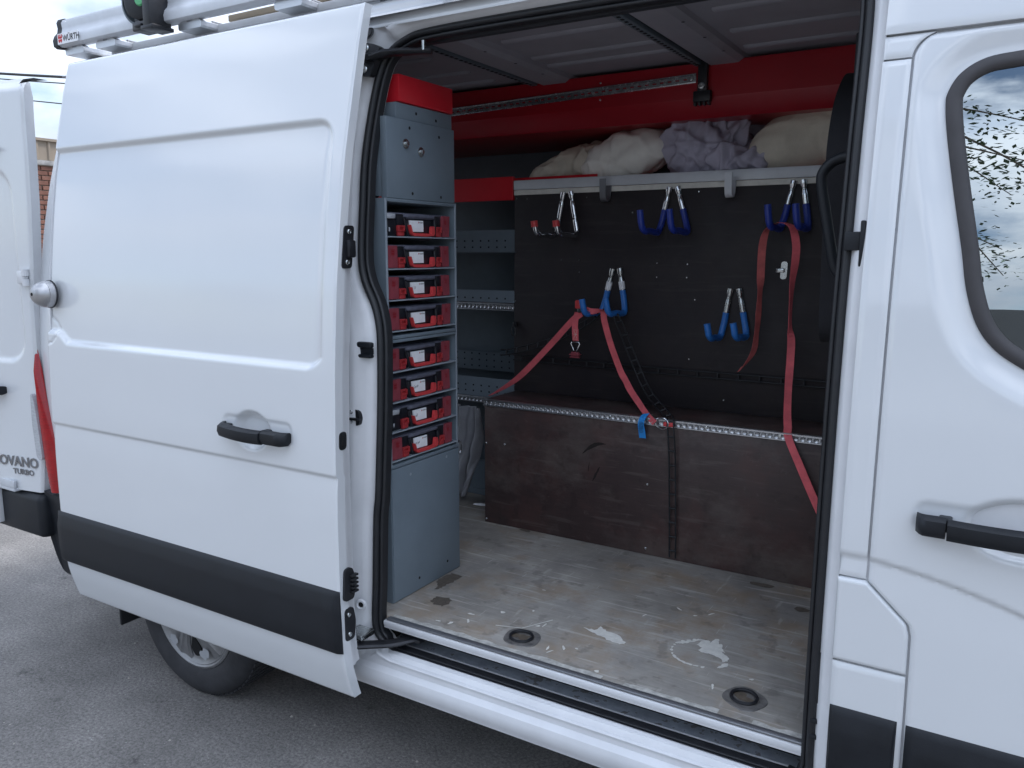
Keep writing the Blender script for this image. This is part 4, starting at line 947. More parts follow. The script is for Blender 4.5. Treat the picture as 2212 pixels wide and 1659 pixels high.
# ---- wall hooks
def tubing(pts, r, seg=14): b = MB(); b.tube(pts, r, seg); return b
def make_hook(label, lt, rt, lb, rb, L, tip, sleeve, mset, r=.0112, tape=False):
    """lt/rt top pins, lb/rb leg feet (x,z) on the board; arms reach out L and turn up by tip"""
    y0 = 1.272
    h = thing('wall_hook', label, 'hook', ((lt[0] + rt[0]) / 2, 1.284, lt[1]), 'double tube hooks on the dark wall board')
    for side, (t_, f_) in enumerate(((lt, lb), (rt, rb))):
        dxs = -1 if side == 0 else -1
        top = Vector((t_[0], 1.2755, t_[1])); foot = Vector((f_[0], y0, f_[1]))
        leg = [top.lerp(foot, k / 18) for k in range(19)]
        cut = .58 if sleeve else .97
        n1 = int(18 * cut)
        rs = []
        for k in range(19):
            t = k / 18; q = 1.0
            if t < .12: q = 1.15
            elif t < .24: q = .80
            elif .56 < t < .66: q = .85
            rs.append(r * q)
        b = MB(); b.tube(leg[:n1 + 1], rs[:n1 + 1], 14, flat=.85); b.build('leg', mset[0], h, smooth=60)
        for t in (.18, .62) if not sleeve else (.18, .52):
            p = top.lerp(foot, t); screw(h, (p.x, p.y - r * .78, p.z), r=.005)
        end = foot + Vector((-.006, -L, .002)); tp = end + Vector((-.010, -.012, tip))
        path = bez([leg[max(n1 - 1, 0)], leg[min(n1 + 3, 17)] if sleeve else leg[17], foot + Vector((0, -.012, .004)), foot + Vector((-.002, -.035, -.004)), foot.lerp(end, .6), end + Vector((0, .018, -.002)), end + Vector((-.003, -.004, .012)), end + Vector((-.006, -.010, .035)), tp], 5)
        b = MB(); b.tube(path, r * (1.10 if sleeve else 1.0), 14); b.build('arm', mset[1], h, smooth=60)
        if not sleeve:
            b = MB(); b.tube([tp + Vector((.002, .003, -.022)), tp + Vector((0, 0, .002))], r * 1.28, 14); b.build('end_cap', 'red_plastic', h)
        if tape:
            p, q = top.lerp(foot, .30), top.lerp(foot, .48); b = MB(); b.tube([p, q], r * 1.12, 14); b.build('paper_tag', 'paper', h)
    return h
CH, ZN = ('chrome', 'chrome'), ('zinc', 'blue_sleeve')
make_hook('bare chrome double wall hook with red end caps', (-1.609, 1.949), (-1.575, 1.951), (-1.640, 1.772), (-1.540, 1.772), .150, .052, False, CH)
make_hook('dark blue sleeved double wall hook with nothing hung on it', (-1.145, 1.953), (-1.114, 1.952), (-1.178, 1.782), (-1.062, 1.782), .158, .075, True, ('chrome', 'blue_sleeve_dark'))
make_hook('dark blue sleeved double wall hook holding the old faded strap', (-.678, 1.957), (-.646, 1.958), (-.712, 1.790), (-.618, 1.790), .140, .075, True, ('chrome', 'blue_sleeve_dark'))
make_hook('bright blue sleeved double wall hook holding the buckled red strap', (-1.378, 1.636), (-1.348, 1.638), (-1.418, 1.458), (-1.315, 1.462), .150, .058, True, ZN, tape=True)
make_hook('empty bright blue sleeved double wall hook set low on the board', (-.889, 1.567), (-.858, 1.568), (-.915, 1.385), (-.818, 1.392), .125, .055, True, ZN, tape=False)
b = MB()
for x, lb, m in ((-1.405, 'plain grey flat metal hook clipped over the board lip', 'aluminium_dark'), (-.900, 'pale scuffed flat metal hook clipped over the board lip', 'alu_painted')):
    b = MB(); path = bez([(x, 1.279, 1.975), (x, 1.274, 1.945), (x, 1.268, 1.922), (x, 1.255, 1.908), (x, 1.240, 1.906), (x, 1.228, 1.918), (x, 1.222, 1.945), (x, 1.220, 1.992)], 5)
    b.ribbon([(p, (1, 0, 0)) for p in path], .027, .004)
    tag(b.build('flat_hook', m, None, smooth=50), lb, 'hook', 'flat hooks clipped on the board lip')

# ---- lashing straps
def bezr(pts, n=7):
    """Catmull-Rom on points and width directions together"""
    P = bez([p for p, _ in pts], n); D = bez([Vector(d).normalized() for _, d in pts], n)
    return list(zip(P, D))
st = thing('lashing_strap', 'bright red buckled lashing strap stretched from the hook to the rail', 'strap', (-1.4, 1.2, 1.09))
b = MB(); b.ribbon(bezr([((-1.455, 1.150, 1.458), (.6, 0, -.75)), ((-1.50, 1.155, 1.425), (.66, 0, -.75)), ((-1.60, 1.19, 1.335), (.66, .05, -.73)), ((-1.72, 1.21, 1.222), (.62, .2, -.7)), ((-1.79, 1.20, 1.155), (.45, .6, -.55)), ((-1.845, 1.15, 1.108), (.25, .95, -.2)), ((-1.858, 1.09, 1.0925), (.1, 1, 0))]), .026); b.build('webbing', 'webbing_red', st, smooth=50)
b = MB(); b.ribbon(bezr([((-1.476, 1.160, 1.462), (1, 0, 0)), ((-1.482, 1.150, 1.43), (1, 0, 0)), ((-1.483, 1.150, 1.39), (1, 0, 0)), ((-1.480, 1.152, 1.345), (1, .1, 0))]), .027); b.build('webbing', 'webbing_red', st, smooth=50)
b = MB(); b.box(-1.493, -1.467, 1.1485, 1.1525, 1.345, 1.395, .001); hg = b.build('sewn_end', 'webbing_red', st)
b = MB()
for (p, q) in (((-1.489, 1.352), (-1.471, 1.352)), ((-1.489, 1.390), (-1.471, 1.390)), ((-1.487, 1.355), (-1.473, 1.387)), ((-1.473, 1.355), (-1.487, 1.387)), ((-1.489, 1.372), (-1.471, 1.372))):
    b.tube([(p[0], 1.148, p[1]), (q[0], 1.148, q[1])], .0006, 5)
b.build('stitching', 'cloth_cream', hg)
b = MB(); b.tube([(-1.495, 1.150, 1.340), (-1.500, 1.150, 1.333), (-1.486, 1.150, 1.305), (-1.474, 1.150, 1.305), (-1.460, 1.150, 1.333), (-1.465, 1.150, 1.340), (-1.495, 1.150, 1.340)], .0024, 8); b.build('triangle_ring', 'chrome', st)
b = MB(); b.box(-1.504, -1.456, 1.140, 1.160, 1.287, 1.292, .002); b.box(-1.502, -1.458, 1.140, 1.160, 1.276, 1.281, .002); b.box(-1.497, -1.463, 1.143, 1.157, 1.281, 1.300, .002); b.build('rail_fitting', 'red_dusty', st)
b = MB(); b.ribbon(bezr([((-1.475, 1.160, 1.460), (.1, .2, 1)), ((-1.44, 1.145, 1.475), (0, .3, 1)), ((-1.41, 1.150, 1.468), (0, .4, 1)), ((-1.375, 1.17, 1.470), (.1, .9, .4))]), .025); b.build('webbing', 'webbing_red', st, smooth=50)
b = MB(); b.box(-1.463, -1.425, 1.128, 1.140, 1.462, 1.492, .003); b.build('cam_buckle', 'zinc', st); b = MB(); b.box(-1.474, -1.448, 1.124, 1.142, 1.478, 1.512, .006); b.build('buckle_lever', 'red_plastic', st)
b = MB(); b.ribbon(bezr([((-1.385, 1.19, 1.472), (1, .2, 0)), ((-1.360, 1.155, 1.470), (1, .1, .1)), ((-1.352, 1.150, 1.43), (.98, 0, .2)), ((-1.325, 1.155, 1.34), (.96, 0, .27)), ((-1.285, 1.165, 1.235), (.93, .1, .3)), ((-1.262, 1.168, 1.195), (.55, .7, .35)), ((-1.235, 1.15, 1.165), (.85, .2, .45)), ((-1.18, 1.10, 1.130), (.80, 0, .60)), ((-1.115, 1.032, 1.098), (.72, -.2, .66)), ((-1.070, .998, 1.076), (.66, -.2, .72))]), .026); b.build('webbing', 'webbing_red', st, smooth=50)
b = MB()
for k in range(3): c = Vector((-1.082 - .012 * k, 1.003 + .012 * k, 1.082 + .0075 * k)); d = Vector((.66, -.2, .72)) * .013; b.tube([c - d, c + d + Vector((.008, 0, -.004))], .0006, 5)
b.build('stitching', 'cloth_cream', st)
b = MB(); b.tube([Vector((-1.043 + .026 * math.cos(t), 1.002 - .004 * math.cos(t), 1.077 + .021 * math.sin(t))) for t in [k * math.pi / 14 for k in range(29)]], .0026, 8, cap=False); b.build('ring', 'chrome', st)
b = MB(); b.box(-1.038, -1.000, 1.000, 1.011, 1.067, 1.084, .003); b.build('rail_fitting', 'red_plastic', st)
b = MB(); b.ribbon(bezr([((-1.112, 1.02, 1.104), (.9, 0, .2)), ((-1.120, 1.004, 1.090), (1, -.2, 0)), ((-1.123, .995, 1.068), (1, -.15, 0)), ((-1.120, .998, 1.040), (1, .1, 0)), ((-1.118, 1.004, 1.012), (1, .1, .02))]), .026, .0008); tg = b.build('blue_tag', 'blue_tag', st, smooth=50)
b = MB()
for k in range(9): w_ = .007 + .003 * random.random(); b.box(-1.121 - w_, -1.121 + w_, .9915, .9925, 1.036 + k * .0048, 1.0372 + k * .0048)
b.build('tag_print', 'ink', tg, smooth=0)

so2 = thing('lashing_strap', 'faded old red strap hanging in two tails over the dark blue hook', 'strap', (-.66, 1.2, 1.09))
b = MB(); b.ribbon(bezr([((-.71, 1.165, 1.802), (.2, 1, 0)), ((-.738, 1.175, 1.785), (.5, .8, .2)), ((-.752, 1.18, 1.745), (.8, .5, 0)), ((-.758, 1.19, 1.69), (.95, .2, 0)), ((-.760, 1.20, 1.62), (.9, .35, 0)), ((-.762, 1.21, 1.56), (.35, .93, 0)), ((-.765, 1.215, 1.48), (.5, .85, 0)), ((-.768, 1.215, 1.41), (.35, .93, 0)), ((-.775, 1.21, 1.34), (.6, .75, .2)), ((-.805, 1.20, 1.285), (.5, .5, .6)), ((-.820, 1.195, 1.272), (.3, .6, .6))]), .027); b.build('webbing', 'webbing_old', so2, smooth=50)
b = MB(); b.ribbon(bezr([((-.70, 1.165, 1.806), (.2, 1, 0)), ((-.672, 1.165, 1.803), (.2, 1, .1)), ((-.650, 1.17, 1.785), (.6, .7, .2)), ((-.638, 1.18, 1.73), (.92, .3, 0)), ((-.640, 1.19, 1.67), (.85, .5, 0)), ((-.648, 1.20, 1.60), (.5, .86, 0)), ((-.650, 1.205, 1.52), (.2, .98, 0)), ((-.648, 1.205, 1.44), (.25, .97, 0)), ((-.640, 1.20, 1.39), (.9, .4, 0)), ((-.636, 1.185, 1.32), (1, 0, 0)), ((-.632, 1.16, 1.24), (.8, .5, 0)), ((-.618, 1.10, 1.15), (.75, .5, 0)), ((-.604, 1.055, 1.105), (.95, .1, 0)), ((-.588, 1.004, 1.075), (1, .0, .1)), ((-.540, .992, .98), (1, 0, .2)), ((-.496, .990, .89), (1, 0, .2)), ((-.465, .99, .83), (.9, 0, .4))]), .027); b.build('webbing', 'webbing_red', so2, smooth=50)

# black rung straps of rubber
def rung_strap(label, pts, wid, n, cat='strap'):
    t = thing('rubber_strap', label, cat, pts[0][0]); C = bezr([(Vector(p), d) for p, d in pts], 10)
    for s in (-1, 1):
        b = MB(); b.tube([p + d.normalized() * s * wid / 2 for p, d in C], .0032, 8); b.build('side_cord', 'black_rubber', t, smooth=60)
    # rungs spaced by arc length
    L = [0]
    for i in range(1, len(C)): L.append(L[-1] + (C[i][0] - C[i - 1][0]).length)
    for k in range(n):
        b = MB(); s = L[-1] * (k + .5) / n; i = max(j for j in range(len(L)) if L[j] <= s); i = min(i, len(C) - 2); f = (s - L[i]) / max(1e-6, L[i + 1] - L[i]); p = C[i][0].lerp(C[i + 1][0], f); d = C[i][1].normalized()
        b.tube([p - d * wid / 2, p + d * wid / 2], .0042, 8); b.build('rung', 'black_rubber', t, smooth=60)
    return t
rung_strap('black rubber rung strap draped from the blue hook over the bench to the floor', [((-1.895, 1.235, 1.262), (0, .3, 1)), ((-1.83, 1.245, 1.272), (0, .3, 1)), ((-1.63, 1.24, 1.330), (-.2, .3, 1)), ((-1.45, 1.20, 1.420), (-.3, .5, 1)), ((-1.36, 1.185, 1.478), (-.2, 1, .3)), ((-1.315, 1.16, 1.462), (.3, 1, .2)), ((-1.285, 1.17, 1.40), (.8, .5, .2)), ((-1.245, 1.19, 1.29), (.9, .3, .3)), ((-1.17, 1.17, 1.165), (.8, .2, .5)), ((-1.06, 1.075, 1.105), (.8, .3, .4)), ((-1.020, 1.018, 1.098), (.95, .2, .1)), ((-1.008, 1.000, 1.06), (1, 0, 0)), ((-1.000, 1.004, .95), (1, 0, 0)), ((-.992, 1.006, .75), (1, 0, 0)), ((-.986, 1.006, .565), (1, 0, 0))], .024, 32)
rung_strap('black rubber rung strap stretched level along the foot of the wall board', [((-1.85, 1.272, 1.240), (0, 0, 1)), ((-1.5, 1.272, 1.236), (0, 0, 1)), ((-1.1, 1.272, 1.231), (0, 0, 1)), ((-.7, 1.272, 1.230), (0, 0, 1)), ((-.40, 1.272, 1.228), (0, 0, 1))], .022, 18)

# ---- grey steel case rack
UX, UY0, UY1 = -1.643, .165, .541
rack = thing('case_rack', 'grey blue steel rack holding a column of small parts cases', 'rack', (-1.85, .35, .55))
b = MB(); b.box(-2.10, UX + .0, UY0, UY0 + .006, .551, 1.864); b.build('side_plate', 'steel_grey', rack, smooth=0)
b = MB(); b.box(-2.10, UX + .0, UY1 - .006, UY1, .551, 1.864); b.build('side_plate', 'steel_grey', rack, smooth=0)
b = MB(); b.box(-2.10, -2.095, UY0 + .007, UY1 - .007, .551, 1.86); b.build('back_plate', 'steel_dark', rack, smooth=0)
b = MB(); b.box(UX, UX + .003, UY0, UY0 + .009, 1.012, 1.866, .001); b.box(UX, UX + .003, UY1 - .009, UY1, 1.012, 1.866, .001); b.build('front_flange', 'steel_edge', rack)
b = MB(); b.box(-2.09, UX + .003, UY0 + .0065, UY1 - .0065, 1.855, 1.8655, .001); b.build('top_plate', 'steel_grey', rack)
b = MB(); b.box(-2.09, UX + .004, UY0 + .0065, UY1 - .0065, 1.4275, 1.4385, .002); b.box(-2.09, UX + .004, UY0 + .0065, UY1 - .0065, 1.416, 1.4260, .002); b.build('mid_plates', 'steel_grey', rack)
b = MB(); b.box(-2.0, UX + .005, UY0 + .003, UY1 + .003, .552, 1.006, .004); b.box(-2.0, UX + .005, UY0 + .003, UY1 + .003, 1.008, 1.020, .003); b.build('lower_panel', 'steel_grey', rack, smooth=40)
for (y, z) in ((.185 + .28, .60), (.30, .595)):
    b = MB(); b.lathe([(0, .0), (.005, .0)], (UX + .0055, y, z), (1, 0, 0), 10); b.build('hole', 'black_hole', rack)
for (y, z) in ((.262, .972), (.465, .988)):
    b = MB(); b.lathe([(0, .0005), (.0055, .0005)], (UX + .0052, y, z), (1, 0, 0), 10); b.build('hole', 'steel_edge', rack)
CASEZ = [1.751, 1.651, 1.553, 1.455, 1.325, 1.226, 1.129, 1.034]
for z in CASEZ:
    b = MB(); b.extrude([(-.30, z - .0015), (.0, z - .0015), (.004, z - .001), (.006, z - .004), (.0045, z - .0055), (.0, z - .0035), (-.30, z - .0035)], lambda p, t: (UX + p[0], t, p[1]), [UY0 + .007, UY0 + .012, UY1 - .012, UY1 - .007], closed=True, caps=True)
    b.build('tray', 'steel_edge', rack, smooth=30)
# upper cover, stepped box and red shelf end
b = MB(); b.box(UX - .02, UX + .004, .176, .532, 1.8662, 2.108, .002); b.box(UX - .40, UX - .021, .178, .184, 1.872, 2.10); b.build('upper_cover', 'steel_grey', rack)
b = MB(); b.box(UX - .30, UX - .004, .234, .530, 2.109, 2.158, .003); b.build('step_cover', 'steel_grey', rack)
for (y, z) in ((.268, 2.035), (.345, 2.018)):
    b = MB(); b.lathe([(0, .012), (.0065, .012), (.0075, .010), (.0075, .004), (.015, .0035), (.015, 0)], (UX + .004, y, z), (1, 0, 0), 16); b.build('bolt', 'zinc', rack)
for (y, z) in ((.29, 2.085), (.445, 2.075), (.30, 1.885), (.452, 1.882), (.335, 2.135), (.44, 2.127)):
    b = MB(); b.lathe([(0, .0), (.0052, .0)], (UX + (.0046 if z < 2.11 else -.0034), y, z), (1, 0, 0), 10); b.build('hole', 'black_hole', rack)
b = MB(); b.box(-2.02, -1.71, .166, .170, 1.868, 2.00); b.build('rear_upright', 'steel_grey', rack)
b = MB()
for k in range(4): b.box(-1.748, -1.738, .1645, .1655, 1.885 + k * .028, 1.895 + k * .028)
b.build('square_holes', 'black_hole', rack, smooth=0)
shelf_r = MB(); shelf_r.box(-3.2, UX + .001, .245, .531, 2.160, 2.242, .004); rs = shelf_r.build('overhead_shelf', 'red_metal', None); tag(rs, 'red steel overhead shelf whose end caps the case rack', 'shelf')
for z in (2.18, 2.215):
    b = MB(); b.box(-1.745, -1.737, .2438, .2446, z, z + .008); b.build('hole', 'black_hole', rs, smooth=0)

# ---- parts cases
def logo(b, fn, s):
    """shield mark: toothed upper half, notched lower half"""
    up = [(-.5, .06), (-.5, .62), (-.28, .62), (-.28, .34), (-.12, .34), (-.12, .62), (.10, .62), (.10, .34), (.28, .34), (.28, .62), (.5, .62), (.5, .06)]
    lo_ = [(-.5, -.04), (.5, -.04), (.46, -.26), (.34, -.45), (.16, -.58), (.14, -.40), (0, -.30), (-.14, -.40), (-.16, -.58), (-.34, -.45), (-.46, -.26)]
    for pl in (up, lo_): b.add([fn(x * s, y * s) for x, y in pl], [tuple(range(len(pl)))])
notes = {2: 'E 11', 5: 'Gamb', 6: 'coll', 7: 'M 64'}
clab = ['parts case with a clear left end, alone on the topmost tray', 'parts case second from the top with a clean blank label', 'parts case with E 11 pencilled on its label', 'parts case resting just above the middle crossbar', 'parts case just below the middle crossbar', 'parts case with a long scrawl and smudge on its label', 'case with a clear left end and scrawl on its label', 'parts case with M 64 on its label, on the lowest tray']
for ci, cz in enumerate(CASEZ):
    bx0 = UX - .012 + random.uniform(-.004, .003); cy = .170 + random.uniform(-.001, .002); D = .26
    cs = thing('parts_case', 'black and red plastic ' + clab[ci], 'case', (bx0, cy, cz), 'parts cases stacked in the grey rack')
    cs.scale = (1, 1, 1.10)
    P = lambda x, y, z: (bx0 + x, cy + y, cz + z)
    def cb(x0, x1, y0, y1, z0, z1, bev, name, m, par=None):
        b = MB(); b.box(bx0 + x0, bx0 + x1, cy + y0, cy + y1, cz + z0, cz + z1, bev); return b.build(name, m, par or cs)
    body = cb(-D, .0, .0, .334, .0, .050, .004, 'body', 'case_black')
    lid = cb(-D, .001, .001, .333, .0505, .0665, .004, 'lid', 'case_lid')
    cb(.0, .006, .100, .258, .0545, .064, .002, 'lid_rib', 'case_lid', lid)
    cb(.0, .005, .062, .095, .030, .062, .002, 'latch_recess', 'case_black'); cb(.0, .005, .262, .292, .030, .062, .002, 'latch_recess', 'case_black')
    # end caps
    clear = ci in (0, 6)
    for s, (y0, y1) in enumerate(((.001, .058), (.294, .334))):
        if s == 0 and clear:
            cb(.0, .006, .002, .054, .004, .046, .003, 'end_cap', 'case_black'); cb(.0, .009, .003, .050, .048, .063, .003, 'lid_window', 'clear_lens'); cb(.004, .0075, .020, .026, .012, .024, .001, 'glint', 'clear_lens')
            continue
        b = MB(); lean = random.uniform(-.003, .004); b.prism(round_poly([(y0 + (lean if s == 0 else 0), .001), (y1, .001), (y1 + lean, .064), (y0 + lean * 1.5, .064)], .002, 2), lambda y, z: P(.0, y, z), lambda y, z: P(.010, y, z)); cap_ = b.build('end_cap', 'red_dusty', cs)
        b = MB(); logo(b, lambda x, y: P(.0104, (y0 + y1) / 2 + .004 * (1 if s == 0 else -.5) + x, .044 + y), .0165 if s == 0 else .012); b.build('emblem', 'red_dark', cap_, smooth=0)
    # latches
    for (y0, y1) in ((.064, .093), (.264, .289)):
        b = MB(); b.box(bx0 + .0, bx0 + .010, cy + y0, cy + y1, cz + .0, cz + .013, .002); b.box(bx0 + .0, bx0 + .013, cy + y0 - .002, cy + y1 + .002, cz + .013, cz + .017, .0015); b.box(bx0, bx0 + .012, cy + y0 - .002, cy + y0 + .004, cz + .016, cz + .029, .0015); b.box(bx0, bx0 + .012, cy + y1 - .004, cy + y1 + .002, cz + .016, cz + .029, .0015); b.box(bx0, bx0 + .012, cy + y0 - .001, cy + y1 + .001, cz + .026, cz + .0305, .0015); b.box(bx0, bx0 + .004, cy + y0, cy + y1, cz + .012, cz + .028)
        b.build('latch', 'red_latch', cs)
    # handle surround and red grip
    b = MB(); b.tube([P(.004, *q) for q in ((.098, .052), (.105, .030), (.117, .004), (.128, -.003), (.20, -.006), (.245, -.003), (.256, .006), (.260, .030), (.258, .050))], .0060, 8); b.build('handle_surround', 'case_black', cs, smooth=60)
    b = MB(); b.prism(round_poly([(.117, .033), (.120, .033), (.130, .0100), (.229, .0090), (.233, .031), (.245, .031), (.247, .010), (.242, .003), (.20, .0005), (.135, .0015), (.126, .006)], .004, 3), lambda y, z: P(.003, y, z), lambda y, z: P(.016, y, z)); b.build('handle', 'red_plastic', cs, smooth=40)
    # label card
    ti = random.uniform(-.03, .03); b = MB(); b.prism([(.127, .0135), (.196, .0135 + ti * .05), (.195, .0465), (.126, .0465 - ti * .03)], lambda y, z: P(.001, y, z), lambda y, z: P(.0065, y, z)); lb = b.build('label_card', 'paper', cs, smooth=0)
    b = MB(); logo(b, lambda x, y: P(.0068, .169 + x, .0405 + y), .0042); b.build('emblem', 'logo_red', lb, smooth=0)
    text_mesh('WÜRTH', .0054, lambda x, y, z: P(.0068 + z, .173 + x, .0388 + y), 'print', 'ink', lb, depth=.0, bold=.0001, squash=1.15)
    if ci in notes:
        text_mesh(notes[ci], .013, lambda x, y, z: P(.0068 + z, .129 + x + y * .2, .024 + y + x * .12), 'handwriting', 'ink', lb, depth=.0, squash=.9)
    else:
        b = MB(); b.box(bx0 + .0066, bx0 + .0069, cy + .131, cy + .133, cz + .015, cz + .0185); b.build('print', 'ink', lb, smooth=0)

# small ring hanging at the rack side
b = MB(); b.tube([Vector((-1.650 + .0, .558 + .017 * math.cos(t), 1.000 + .024 * math.sin(t))) for t in [k * math.pi / 12 for k in range(25)]], .0026, 8, cap=False); b.box(-1.66, -1.652, .5425, .560, .972, 1.022, .002)
tag(b.build('lashing_ring', 'chrome', None), 'small chrome ring hooked on the side of the grey rack', 'ring')

# ---- rear shelving behind the rack, on the far wall
sh = thing('wall_shelving', 'grey perforated steel shelving on the far wall behind the case rack', 'shelving', (-2.5, 1.55, .55))
def perf_lip(z0, z1, y, x0, x1, rows, parent, m='steel_dark', name='shelf_lip'):
    b = MB(); b.box(x0, x1, y, y + .004, z0, z1); l = b.build(name, m, parent, smooth=0)
    b = MB()
    for r_ in rows:
        k = x0 + .02
        while k < x1 - .02: b.box(k - .0035, k + .0035, y - .0012, y - .0002, r_ - .0035, r_ + .0035); k += .0435
    o = b.build('perforations', 'black_hole', l, smooth=0); o['kind'] = 'stuff'
perf_lip(1.702, 1.799, 1.290, -2.62, -1.856, (1.752, 1.724), sh, 'steel_dark'); perf_lip(1.479, 1.533, 1.290, -2.62, -1.856, (1.497,), sh, 'steel_grey'); perf_lip(1.042, 1.131, 1.290, -2.62, -1.856, (1.066, 1.093), sh, 'steel_grey'); perf_lip(1.131, 1.22, 1.50, -2.9, -1.856, (1.15, 1.18, 1.21), sh, 'steel_dark', 'back_strip')
for z in (1.70, 1.478, 1.041): b = MB(); b.box(-3.2, -1.857, 1.295, 1.858, z, z + .004); b.build('shelf', 'steel_dark', sh, smooth=0)
edge_rail(-2.62, -1.856, 1.2895, 1.443, 1.477, sh, 36); edge_rail(-2.62, -1.90, 1.2895, 1.014, 1.040, sh, 34)
b = MB(); b.box(-2.40, -2.36, 1.30, 1.34, .551, 2.0); b.box(-3.2, -3.16, 1.30, 1.34, .551, 2.0); b.build('upright', 'steel_grey', sh, smooth=0)
b = MB(); b.box(-3.2, -1.857, 1.60, 1.605, .62, 1.95); b.build('back_panel', 'steel_dark', sh, smooth=0)
b = MB(); b.box(-3.2, -1.85, 1.34, 1.36, .58, .72); b.box(-3.2, -1.85, 1.335, 1.36, .552, .578); b.build('kick_board', 'steel_grey', sh, smooth=0)
# upper red shelf on the far wall: tray under the bedding, top beam
tr_ = MB(); tr_.box(-3.2, -.38, 1.303, 1.85, 1.995, 2.003); tr_.box(-2.62, -1.862, 1.284, 1.302, 1.926, 2.026, .002); tr_.box(-3.2, -1.47, 1.303, 1.309, 2.003, 2.020)
tag(tr_.build('red_tray_shelf', 'red_metal', None, smooth=0), 'long red steel tray shelf carrying the bedding', 'shelf')
bm_ = thing('red_beam', 'long red steel overhead locker front along the far ceiling edge', 'locker', (-1.3, 1.3, 2.2))
b = MB(); b.extrude([(1.25, 2.385), (1.216, 2.385), (1.214, 2.383), (1.214, 2.262), (1.217, 2.256), (1.262, 2.200), (1.268, 2.196), (1.85, 2.196)], lambda p, t: (t, p[0], p[1]), [-3.0, -2.0, -1.0, -.378]); b.build('panel', 'red_metal_shaded', bm_, smooth=25)
b = MB()
rl = lambda x: 2.318 + (x + 1.58) * .026
b.add([(x, y, rl(x) + dz) for x in (-2.45, -1.032) for (y, dz) in ((1.214, -.016), (1.209, -.016), (1.207, -.012), (1.207, .010), (1.203, .0135), (1.203, .016), (1.214, .016))], [(i, i + 1, 8 + i, 7 + i) for i in range(6)] + [tuple(range(7)), tuple(range(7, 14))]); sr = b.build('slotted_rail', 'zinc', bm_, smooth=0)
b = MB()
for k in range(46): x = -2.43 + k * .030; b.box(x, x + .014, 1.2055, 1.2065, rl(x) - .0035, rl(x) + .0015)
o = b.build('slots', 'red_dark', sr, smooth=0); o['kind'] = 'stuff'
bolt(bm_, (-1.05, 1.206, rl(-1.05) - .001), (0, -1, 0), .009); screw(bm_, (-1.42, 1.2138, 2.292)); screw(bm_, (-1.42, 1.2138, 2.355))
b = MB(); b.box(-1.02, -.985, 1.188, 1.210, 2.27, 2.402, .003); b.box(-1.035, -.970, 1.186, 1.212, 2.245, 2.283, .004)
for k in range(4): b.box(-1.033 + k * .017, -1.023 + k * .017, 1.188, 1.21, 2.232, 2.25, .002)
bk = b.build('hanger_bracket', 'black_metal', bm_); bolt(bm_, (-1.003, 1.187, 2.300), (0, -1, 0), .013)
# back wall post seen above the bedding
b = MB(); b.box(-1.60, -1.53, 1.80, 1.855, 2.0, 2.2, .004); tag(b.build('wall_post', 'ceiling_paint', None), 'pale steel body post standing behind the bedding', 'post')

# ---- bedding
def cushion(name, label, c, sx, sy, sz, m, rot=(0, 0, 0), wr=.012, seed=1, pw=.72, nf=26, famp=.010, corner=.0, res=6):
    rg = np.random.default_rng(seed); bm = bmesh.new(); bmesh.ops.create_icosphere(bm, subdivisions=res, radius=1.0)
    P = np.array([v.co[:] for v in bm.verts]); fs = [[v.index for v in f.verts] for f in bm.faces]; bm.free()
    A = np.abs(P); Q = np.sign(P) * np.stack([A[:, 0] ** pw * sx, A[:, 1] ** pw * sy, A[:, 2] ** .9 * sz * (1 - .55 * np.minimum(1, A[:, 0] ** 5 + A[:, 1] ** 5) * .6)], 1)
    Q[:, :2] *= (1 + corner * (A[:, 0] * A[:, 1])[:, None] * 2)          # pulled-out corners
    n0 = np.array([mnoise.noise(Vector(q) * 5.0 + Vector((seed * 3.1, seed, 0))) for q in Q]); n1 = np.array([mnoise.noise(Vector(q) * 14.0 + Vector((seed, 0, seed * 2.3))) for q in Q])
    D = n0 * wr * 1.6 + n1 * wr * .35
    for k in range(nf):                                                   # creases: long soft folds in random directions
        d = rg.normal(size=3); d[2] *= .5; d /= np.linalg.norm(d); t = np.cross(d, rg.normal(size=3)); t /= np.linalg.norm(t)
        o = rg.uniform(-1, 1) * max(sx, sy) * .9; w = rg.uniform(.006, .020); ext = rg.uniform(.05, .16); cen = rg.uniform(-1, 1) * max(sx, sy) * .8
        s1 = Q @ d - o + .014 * n0 + .006 * n1; s2 = Q @ t - cen
        D += famp * rg.uniform(.35, 1.0) * rg.choice([1, 1, -1.1]) * np.exp(-(s1 / w) ** 2) * np.exp(-(s2 / ext) ** 2)
    Q = Q + P * D[:, None]
    M = np.array(Matrix.Rotation(rot[2], 3, 'Z') @ Matrix.Rotation(rot[1], 3, 'Y') @ Matrix.Rotation(rot[0], 3, 'X')); V = Q @ M.T + np.array(c)
    low = V[:, 2] < 2.0085; V[low, 2] = 2.0085 + (V[low, 2] - 2.0085) * .02
    b = MB(); b.v = [tuple(v) for v in V.tolist()]; b.f = [tuple(f) for f in fs]
    return tag(b.build(name, m, None, smooth=180, recalc=False), label, name.replace('_', ' '), 'bedding on the red tray shelf')
cushion('pillow', 'dull beige flattened pillow slumped low towards the rack', (-1.665, 1.46, 2.062), .20, .13, .080, 'cloth_cream', (.1, -.25, .15), .014, 2, .75, 34, .011, .10)
cushion('pillow', 'plump pale cream pillow against the beige pillow', (-1.385, 1.42, 2.092), .195, .115, .100, 'cloth_white', (.25, -.20, -.08), .012, 5, .75, 34, .010, .12)
cushion('blanket', 'crumpled lilac grey duvet heaped between two pillows', (-1.05, 1.42, 2.110), .165, .115, .140, 'cloth_lilac', (0, .15, .1), .026, 7, .85, 90, .021)
